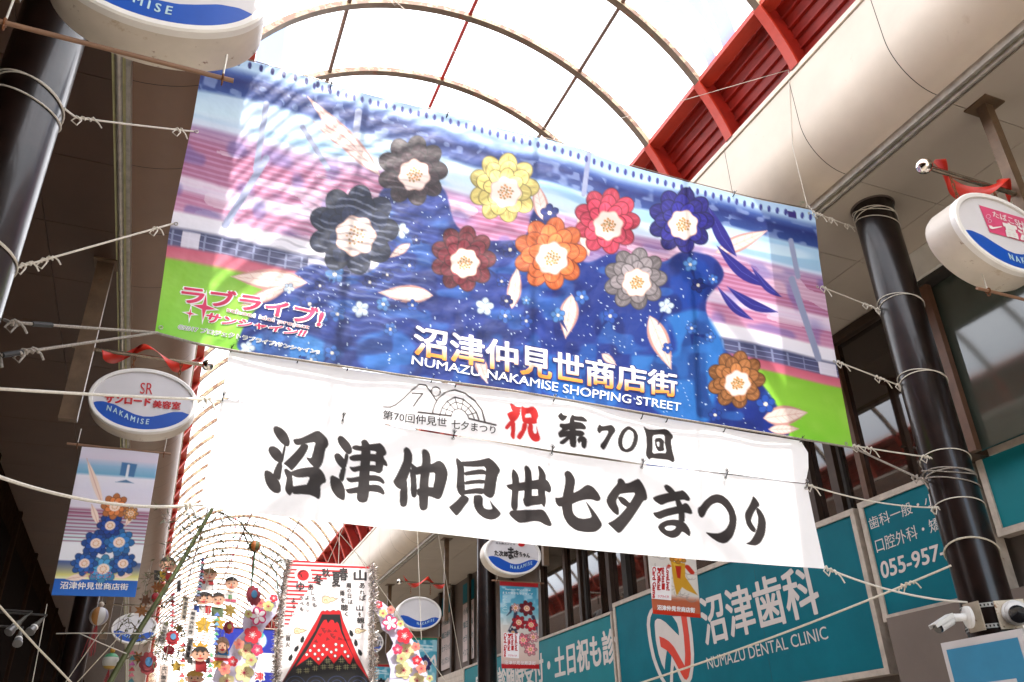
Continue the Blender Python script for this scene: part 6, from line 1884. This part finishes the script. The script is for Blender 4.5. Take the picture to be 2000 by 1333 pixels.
# ---- paper ornaments
M_SKIN = mat('peach_card', (0.50, 0.28, 0.19), 0.6, var=0.05)
M_BLKC = mat('black_card', (0.015, 0.012, 0.012), 0.6)
CARD = {}
def card(c):
    k = '_'.join(str(int(q * 100)) for q in c)
    return mat('coloured_card_' + k, tuple(q * 0.72 for q in c), 0.6, var=0.06)
M_STR = mat('ornament_thread', (0.30, 0.27, 0.22), 0.7)
def thread(root, p, top):
    b = MB(); b.tube([p, top], 0.0028, 5); b.build('thread', M_STR, root)
def plate(name, pts, S, off, th, m, root):
    b = MB()
    b.prism([S.off(S.base(*q), off) for q in pts], S.n * -th)
    return b.build(name, m, root)
def doll(label, cx, cy, w, h, Y, hair, body, hcol=(0.02, 0.012, 0.01), mouth=0, crown=None, rot=0.0):
    S = Flat('Y', Y, (0, -1, 0))
    root = empty('paper_doll', S.base(cx, cy), label, 'ornament', 'paper dolls of the star festival')
    th = 0.008
    bx = body[0]
    pl = None
    for i, (x0, y0, x1, y1, c) in enumerate(body):
        pl = plate('body', [(x0, y0), (x1, y0 + (x1 - x0) * .08), (x1, y1 + (x1 - x0) * .08), (x0, y1)], S, 0.0 + 0.003 * i, th, card(c), root)
    head = plate('head', circ(cx, cy, w, h, 26, rot), S, 0.022, th, M_SKIN, root)
    for sg in (-1, 1): plate('ear', circ(cx + sg * w * .98, cy + h * .1, w * .2, h * .24, 12), S, 0.016, th, M_SKIN, root)
    hm = card(hcol)
    top = [(cx + w * 1.05 * math.cos(a), cy + h * 1.1 * math.sin(a)) for a in np.linspace(PI * 1.03, PI * 1.97, 14)]
    if hair == 'fringe':
        low = [(cx + w * (0.9 - 0.3 * k), cy - h * (0.30 + 0.30 * (k % 2))) for k in range(7)]
    elif hair == 'short':
        low = [(cx + w * .8, cy - h * .55), (cx + w * .2, cy - h * .62), (cx - w * .4, cy - h * .5), (cx - w * .85, cy - h * .45)]
    elif hair == 'long':
        low = [(cx + w * .75, cy - h * .2), (cx + w * 1.0, cy + h * 1.1), (cx + w * .7, cy + h * 1.2), (cx + w * .6, cy - h * .3), (cx, cy - h * .6), (cx - w * .6, cy - h * .3), (cx - w * .8, cy + h * 1.1), (cx - w * 1.1, cy + h * 1.0)]
        top = [(cx + w * 1.15 * math.cos(a), cy + h * 1.15 * math.sin(a)) for a in np.linspace(PI * 1.0, PI * 2.0, 14)]
    else:
        low = [(cx + w * (1.0 - .25 * k), cy - h * (.35 + .14 * math.sin(k * 2.4))) for k in range(9)]
        top = [(cx + w * (1.16 + .08 * math.sin(k * 2)) * math.cos(a), cy + h * (1.2 + .08 * math.cos(k * 2.3)) * math.sin(a)) for k, a in enumerate(np.linspace(PI * .98, PI * 2.02, 18))]
    plate('hair', top + low, S, 0.030, 0.006, hm, root)
    b = MB()
    for sg in (-1, 1): flat_poly(b, circ(cx + sg * w * .38, cy - h * .02, w * .1, h * .13, 12), S, 0.0235)
    b.build('eyes', M_BLKC, head)
    b = MB()
    flat_poly(b, circ(cx, cy + h * .22, w * .12, h * (.18 if mouth else .1), 10), S, 0.0236)
    b.build('nose', card((0.72, 0.16, 0.06)), head)
    b = MB()
    up_ = [(cx + w * .42 * t, cy + h * (.50 - .02 * (1 - t * t) * (1 if mouth else 4))) for t in np.linspace(-1, 1, 9)]
    dn_ = [(cx + w * .42 * t, cy + h * (.50 + .22 * (1 - t * t))) for t in np.linspace(1, -1, 9)]
    flat_poly(b, up_ + dn_[1:-1], S, 0.0238)
    b.build('mouth', card((0.50, 0.02, 0.03)), head)
    if crown: plate('crown', [(cx - w * .8, cy - h), (cx - w * .9, cy - h * 1.7), (cx - w * .4, cy - h * 1.25), (cx, cy - h * 1.9), (cx + w * .4, cy - h * 1.25), (cx + w * .9, cy - h * 1.7), (cx + w * .8, cy - h)], S, 0.012, 0.005, card(crown), root)
    t = S.base(cx + 3, cy - h); thread(root, t, t + Vector((0.02, 0.05, 0.45)))
K_, R_, Y_, W_, B_, G_ = (.03, .025, .02), (.5, .02, .025), (.66, .42, .03), (.72, .69, .68), (.04, .10, .45), (.10, .28, .10)
doll('paper doll with short black hair and black, yellow and red striped body', 328, 1104, 15, 14, 9.35, 'short', ((301, 1114, 313, 1133, K_), (312, 1116, 324, 1135, Y_), (323, 1118, 336, 1138, R_)))
doll('paper doll with tangled brown hair and white body with red crosses', 408, 1124, 15, 10, 9.6, 'curly', ((390, 1130, 418, 1152, W_), (391, 1134, 401, 1140, R_), (406, 1135, 417, 1142, R_)), (.16, .10, .035), 1)
doll('paper doll with a red nose and white body with a green tree', 452, 1141, 13, 12, 9.7, 'short', ((438, 1155, 462, 1176, W_), (439, 1170, 461, 1175, (.55, .08, .14)), (446, 1162, 453, 1170, G_)), mouth=1)
doll('wide faced smiling paper doll with black fringe and blue, white and red body', 398, 1170, 18, 12, 9.4, 'fringe', ((378, 1182, 390, 1196, B_), (389, 1182, 402, 1198, W_), (401, 1182, 412, 1199, R_)))
doll('paper doll with heavy eyebrows and a dark green landscape body', 426, 1172, 12, 13, 9.5, 'short', ((413, 1186, 436, 1204, (.10, .15, .06)),))
doll('paper doll with black hair, big red nose and red shirt near the blossoms', 391, 1279, 17, 14, 9.2, 'fringe', ((372, 1290, 384, 1308, W_), (382, 1290, 404, 1312, R_), (366, 1284, 376, 1296, K_), (402, 1284, 410, 1296, K_)), mouth=1, crown=(.66, .34, .03))
doll('paper doll with long brown hair and a blue cape striped white and red', 434, 1262, 12, 15, 9.9, 'long', ((418, 1278, 448, 1284, W_), (420, 1270, 448, 1279, (.03, .20, .50)), (418, 1284, 446, 1290, R_)), (.12, .06, .035))
doll('paper doll half cut off by the bottom edge with yellow hair', 380, 1326, 16, 13, 9.3, 'curly', ((366, 1338, 396, 1360, Y_),), (.55, .32, .05))
def star_o(label, cx, cy, r, Y, c, n=5, inner=.5, rot=-PI / 2, nm='paper_star'):
    S = Flat('Y', Y, (0, -1, 0))
    root = empty(nm, S.base(cx, cy), label, 'ornament', 'paper stars and leaves of the star festival')
    pts = [(cx + r * (1 if k % 2 == 0 else inner) * math.cos(rot + PI * k / n), cy + r * (1 if k % 2 == 0 else inner) * math.sin(rot + PI * k / n)) for k in range(2 * n)]
    plate('star_card', pts, S, 0.0, 0.008, card(c), root)
    b = MB()
    for k in range(n):
        a = rot + 2 * PI * k / n
        flat_line(b, [(cx, cy), (cx + r * .8 * math.cos(a), cy + r * .8 * math.sin(a))], .8, S, 0.001 + 0.0002 * k)
    b.build('crease', card(tuple(q * .6 for q in c)), root)
    t = S.base(cx, cy - r); thread(root, t, t + Vector((0.01, 0.04, 0.35)))
star_o('big yellow paper star under the wide faced doll', 397, 1221, 18, 9.35, (.66, .40, .03), inner=.62)
star_o('yellow paper star right of the bigger one', 427, 1218, 15, 9.5, (.62, .38, .04), inner=.55)
star_o('golden paper maple leaf beside the landscape doll', 449, 1192, 15, 9.6, (.34, .22, .03), 7, .55, -1.4, 'paper_leaf')
star_o('orange brown paper maple leaf under the striped doll', 309, 1147, 15, 9.4, (.42, .13, .02), 7, .55, -1.3, 'paper_leaf')
star_o('orange brown paper leaf over the far oval sign', 276, 1193, 15, 9.4, (.36, .13, .02), 7, .5, -1.7, 'paper_leaf')
star_o('rust red paper leaf left of the bamboo pole', 284, 1172, 14, 9.5, (.20, .07, .02), 7, .5, -1.2, 'paper_leaf')
star_o('orange paper leaf low beside the dark red wreath', 270, 1285, 14, 9.5, (.40, .14, .03), 7, .5, -1.0, 'paper_leaf')
star_o('amber paper star low beside the red shirted doll', 424, 1296, 13, 9.9, (.52, .32, .03), 5, .55)
def strip(label, pts, Y, words, m=None):
    S = Flat('Y', Y, (0, -1, 0))
    root = empty('wish_strip', S.base(*pts[0]), label, 'paper strip', 'wish strips of the star festival')
    plate('strip', pts, S, 0.0, 0.004, m or card((.62, .58, .55)), root)
    (x0, y0), (x1, y1), (x2, y2), (x3, y3) = pts
    n = len(words)
    for i, c in enumerate(words):
        t0, t1 = 0.06 + .88 * i / n, 0.06 + .88 * (i + .8) / n
        L = lambda t: (x0 + (x3 - x0) * t, y0 + (y3 - y0) * t); Rr = lambda t: (x1 + (x2 - x1) * t, y1 + (y2 - y1) * t)
        mix = lambda a, b_, k: (a[0] + (b_[0] - a[0]) * k, a[1] + (b_[1] - a[1]) * k)
        lettering(c, [mix(L(t0), Rr(t0), .24), mix(L(t0), Rr(t0), .78)], [mix(L(t1), Rr(t1), .24), mix(L(t1), Rr(t1), .78)], S, M_INKP, root, 0.03, 0.002, res=2)
    t = S.base((x0 + x1) / 2, (y0 + y1) / 2); thread(root, t, t + Vector((0.01, 0.04, 0.4)))
strip('beige wish strip right of the striped spear', [(359, 1164), (370, 1166), (364, 1213), (352, 1211)], 9.3, '保育園児童', card((.50, .42, .34)))
strip('white wish strip with large characters left of the big yellow star', [(371, 1190), (385, 1193), (379, 1244), (363, 1242)], 9.25, '絵本大好き')
strip('pale wish strip above the red and blue wreath', [(317, 1213), (331, 1216), (322, 1261), (305, 1258)], 9.3, '福祉施設訪問')
strip('cream wish strip cut by the bottom edge', [(313, 1299), (330, 1300), (326, 1350), (308, 1348)], 9.3, '広い園元気', card((.62, .5, .44)))
strip('grey wish strip behind the red shirted doll', [(367, 1246), (379, 1248), (372, 1290), (360, 1288)], 9.45, '読書家', card((.35, .32, .30)))
strip('small brown wish strip high beside the bamboo pole', [(346, 1133), (354, 1134), (353, 1157), (345, 1156)], 9.3, '星', card((.10, .07, .06)))
def wreath(label, cx, cy, rx, ry, Y, c1, c2, rot=0.2):
    S = Flat('Y', Y, (0, -1, 0))
    root = empty('paper_wreath', S.base(cx, cy), label, 'ornament', 'red paper wreaths of the star festival')
    n = 9
    for k in range(n):
        a = 2 * PI * k / n
        x, y = cx + rx * .72 * math.cos(a) * math.cos(rot) - ry * .72 * math.sin(a) * math.sin(rot), cy + rx * .72 * math.cos(a) * math.sin(rot) + ry * .72 * math.sin(a) * math.cos(rot)
        plate('petal', circ(x, y, rx * .34, ry * .3, 14), S, 0.002 * (k % 3), 0.006, card(c1), root)
    plate('disc', circ(cx, cy, rx * .66, ry * .66, 22, rot), S, 0.012, 0.006, card(tuple(q * .8 for q in c1)), root)
    plate('centre', circ(cx + rx * .1, cy - ry * .12, rx * .42, ry * .40, 18), S, 0.02, 0.006, card(c2), root)
    t = S.base(cx, cy - ry); thread(root, t, t + Vector((0.01, 0.05, 0.35)))
wreath('dark red paper wreath with blue centre low beside the bamboo pole', 289, 1296, 17, 23, 9.3, (.22, .008, .015), (.02, .12, .26))
wreath('red paper wreath with pale blue centre below the wish strips', 337, 1246, 13, 15, 9.3, (.50, .012, .03), (.10, .28, .50))
wreath('dark red paper wreath hanging under the green and orange ball', 495, 1164, 14, 20, 10.0, (.26, .01, .03), (.02, .14, .28), -.2)
wreath('small red paper wreath left of the mountain panel bottom', 330, 1270, 12, 9, 9.4, (.46, .01, .03), (.55, .1, .12), .4)
def ball(label, cx, cy, r, Y, cols, tassel=None, knob=None):
    c = at(cx, cy, Y=Y)
    R = r * (c - CAM).length / FPX * .93
    root = empty('thread_ball', c, label, 'ornament', 'thread balls of the star festival')
    b = MB()
    seg, rings = 24, 14
    vs_, fs, mi = [], [], []
    for i in range(rings + 1):
        th = PI * i / rings
        for k in range(seg):
            a = 2 * PI * k / seg
            q = R * (1 + .02 * ((k % 2) * 2 - 1))
            vs_.append(c + Vector((math.sin(th) * math.cos(a) * q, math.sin(th) * math.sin(a) * q, math.cos(th) * R)))
    for i in range(rings):
        for k in range(seg):
            fs.append((i * seg + k, (i + 1) * seg + k, (i + 1) * seg + (k + 1) % seg, i * seg + (k + 1) % seg))
            mi.append(min(len(cols) - 1, i * len(cols) // rings) if tassel != 'gore' else (k // 3) % len(cols))
    b.v, b.f, b.m = [tuple(v) for v in vs_], fs, mi
    b.build('ball', [card(q) for q in cols], root, smooth=True)
    if knob:
        b = MB(); b.sphere(c + Vector((0, 0, R * 1.28)), R * .32, 12, 8); b.build('knob', card(knob), root, smooth=True)
    t = c + Vector((0, 0, R)); thread(root, t, t + Vector((0.01, .03, .5)))
    b = MB()
    rng = random.Random(int(cx))
    for k in range(16):
        x = rng.gauss(0, R * .16); b.tube([c - Vector((0, 0, R * .9)), c + Vector((x, rng.gauss(0, R * .1), -R * 2.0)), c + Vector((x * 1.8, 0, -R * rng.uniform(3.2, 4.4)))], R * .035, 4, cap=False)
    b.build('tassel', card((.34, .012, .02)), root)
ball('white and gold striped thread ball with red tassel under the blue blossom flag', 193, 1204, 16, 9.6, [(.62, .56, .5), (.45, .2, .05), (.62, .6, .58), (.3, .28, .34)], 'gore', (.6, .5, .4))
ball('green, white and gold banded thread ball at the lower left', 216, 1292, 14, 9.4, [(.04, .26, .10), (.06, .34, .14), (.62, .6, .55), (.62, .6, .55), (.55, .34, .05), (.42, .2, .03)], None, (.6, .3, .03))
ball('green and orange thread ball on a long dark tail above the left blossom board', 498, 1067, 11, 10.0, [(.06, .10, .03), (.5, .14, .02), (.10, .10, .03), (.45, .10, .02)], 'gore')
S_ = Flat('Y', 10.0, (0, -1, 0))
b = MB(); b.tube([S_.base(497, 1078), S_.base(494, 1115), S_.base(490, 1150)], [0.012, 0.014, 0.006], 8)
tag(b.build('ornament_tail', card((.04, .08, .03)), smooth=True, loc=S_.base(497, 1078)), 'dark green twisted tail hanging between the ball and the dark red wreath', 'ornament')
def chain_o(label, pts, Y, cols, n, sz):
    S = Flat('Y', Y, (0, -1, 0))
    P = [S.base(*q) for q in pts]
    root = empty('paper_chain', P[0], label, 'ornament', 'paper chains of the star festival')
    b = MB(); b.tube(P, 0.003, 5); b.build('thread', M_STR, root)
    for k in range(n):
        c = lerp_poly(P, (k + .5) / n); m = card(cols[k % len(cols)])
        b = MB()
        w = sz
        b.add([c + Vector((0, 0, w * .8)), c + Vector((-w, -w * .4, -w * .5)), c + Vector((w, -w * .4, -w * .5)), c + Vector((0, w * .8, -w * .5))], [(0, 1, 2), (0, 2, 3), (0, 3, 1), (1, 3, 2)])
        b.build('paper_cone', m, root)
chain_o('hanging chain of dark blue and red folded paper cones', [(396, 1090), (393, 1125), (386, 1165)], 9.3, [(.03, .05, .16), (.30, .02, .06), (.05, .12, .14)], 13, 0.030)
chain_o('red and white paper spear hanging beside the bamboo pole', [(338, 1158), (337, 1190), (335, 1232)], 9.3, [(.46, .012, .02), (.66, .6, .58), (.30, .01, .02)], 11, 0.028)
chain_o('chain of red, pink and green beads high in the bamboo', [(460, 1005), (457, 1060), (452, 1110)], 9.6, [(.5, .02, .04), (.62, .2, .26), (.05, .26, .12), (.03, .08, .2)], 6, 0.018)
chain_o('chain of teal, pink and red paper cones at the foot of the bamboo pole', [(259, 1270), (258, 1300), (256, 1335)], 9.3, [(.55, .12, .16), (.03, .16, .18), (.4, .06, .24), (.4, .02, .03)], 6, 0.030)
chain_o('chain of blue and green paper cones beside the long haired doll', [(424, 1196), (423, 1230), (420, 1262)], 9.45, [(.03, .10, .42), (.05, .30, .12), (.10, .30, .50)], 7, 0.030)
chain_o('chain of red and gold paper cones beside the red shirted doll', [(358, 1255), (357, 1295), (354, 1345)], 9.4, [(.5, .02, .03), (.55, .34, .05), (.62, .58, .55)], 9, 0.032)
chain_o('short chain of green and pink cones left of the blossom board', [(412, 1275), (411, 1300), (409, 1325)], 9.3, [(.04, .30, .10), (.60, .16, .24)], 5, 0.030)
wreath('crimson paper wreath between the golden leaf and the long haired doll', 447, 1226, 10, 13, 9.9, (.30, .01, .03), (.45, .30, .05), .1)
star_o('yellow paper star at the foot of the wish strips', 345, 1302, 13, 9.5, (.60, .38, .04), inner=.55)
star_o('brown gold paper leaf over the red and blue wreath', 350, 1228, 11, 9.6, (.34, .20, .03), 7, .55, -1.1, 'paper_leaf')
ball('small red and white thread ball under the striped doll', 303, 1168, 9, 9.4, [(.45, .02, .03), (.6, .56, .52), (.45, .02, .03)], 'gore', (.5, .3, .05))
# ---- hanging strings of the mountain panel and the row of signs
for i, (lab, p) in enumerate((('thin string slanting over the red band to the mountain panel top', [at(640, 1015, Y=10), SF.base(716, 1104)]), ('thin string straight up from the mountain panel', [at(664, 1018, Y=10.6), SF.base(661, 1102)]), ('pale string slanting right past the blossom board', [at(698, 1085, Y=10), at(880, 1345, Y=11)]),
                              ('vertical string crossing the blank oval sign', [at(815, 1030, Y=11), at(823, 1250, Y=11)]), ('pale string left of the red band above the mountain panel', [at(672, 1028, Y=10.4), SF.base(640, 1099)]), ('long pale string from the festival banner past the slim pillar', [at(855, 1040, Y=11), at(905, 1330, Y=12)]))):
    rope('cord', lab, p, 0.004, M_WIRE, cat='cord', grp='cords of the festival decorations')
# ---- far banner across the street
def paint_far(u, v):
    p = Paint(u * 90, v * 110, (240, 240, 244))
    al = np.arange(len(u))
    p.put(al, 1.0 * (v < .42), (22, 40, 150)); p.put(al, 1.0 * (v > .76), (20, 36, 140))
    p.ell(66, 22, 12, 16, (200, 236, 232)); p.ell(66, 12, 8, 7, (60, 160, 150)); p.ell(12, 60, 10, 8, (226, 170, 60), .6)
    return p.linear()
flag_far = Flat('Y', 15.2, (0, -1, 0))
fb = empty('sale_banner', flag_far.base(447, 1225), 'blue and white banner far down the street behind the paper dolls', 'banner', None)
sheet('cloth', flag_far, [(420, 1224), (536, 1230)], [(420, 1335), (536, 1341)], [(420, 1224), (420, 1335)], [(536, 1230), (536, 1341)], 60, 60, lambda px, py, u, v: paint_far(u, v), M_FLAG, fb)
lettering('津', [(496, 1312), (516, 1313)], [(496, 1330), (516, 1331)], flag_far, M_WHITEP, fb, 0.10, 0.003)
lettering('津', [(497, 1313), (515, 1314)], [(497, 1329), (515, 1330)], flag_far, M_RED, fb, 0.03, 0.006)
b = MB(); b.tube([flag_far.base(405, 1223), flag_far.base(545, 1230)], 0.014, 8); b.build('rod', M_BROD, fb)
for x in (425, 530):
    t = flag_far.base(x, 1226); b = MB(); b.tube([t, Vector((t.x, t.y, 9.9))], 0.004, 5); b.build('cord', M_WIRE, fb)
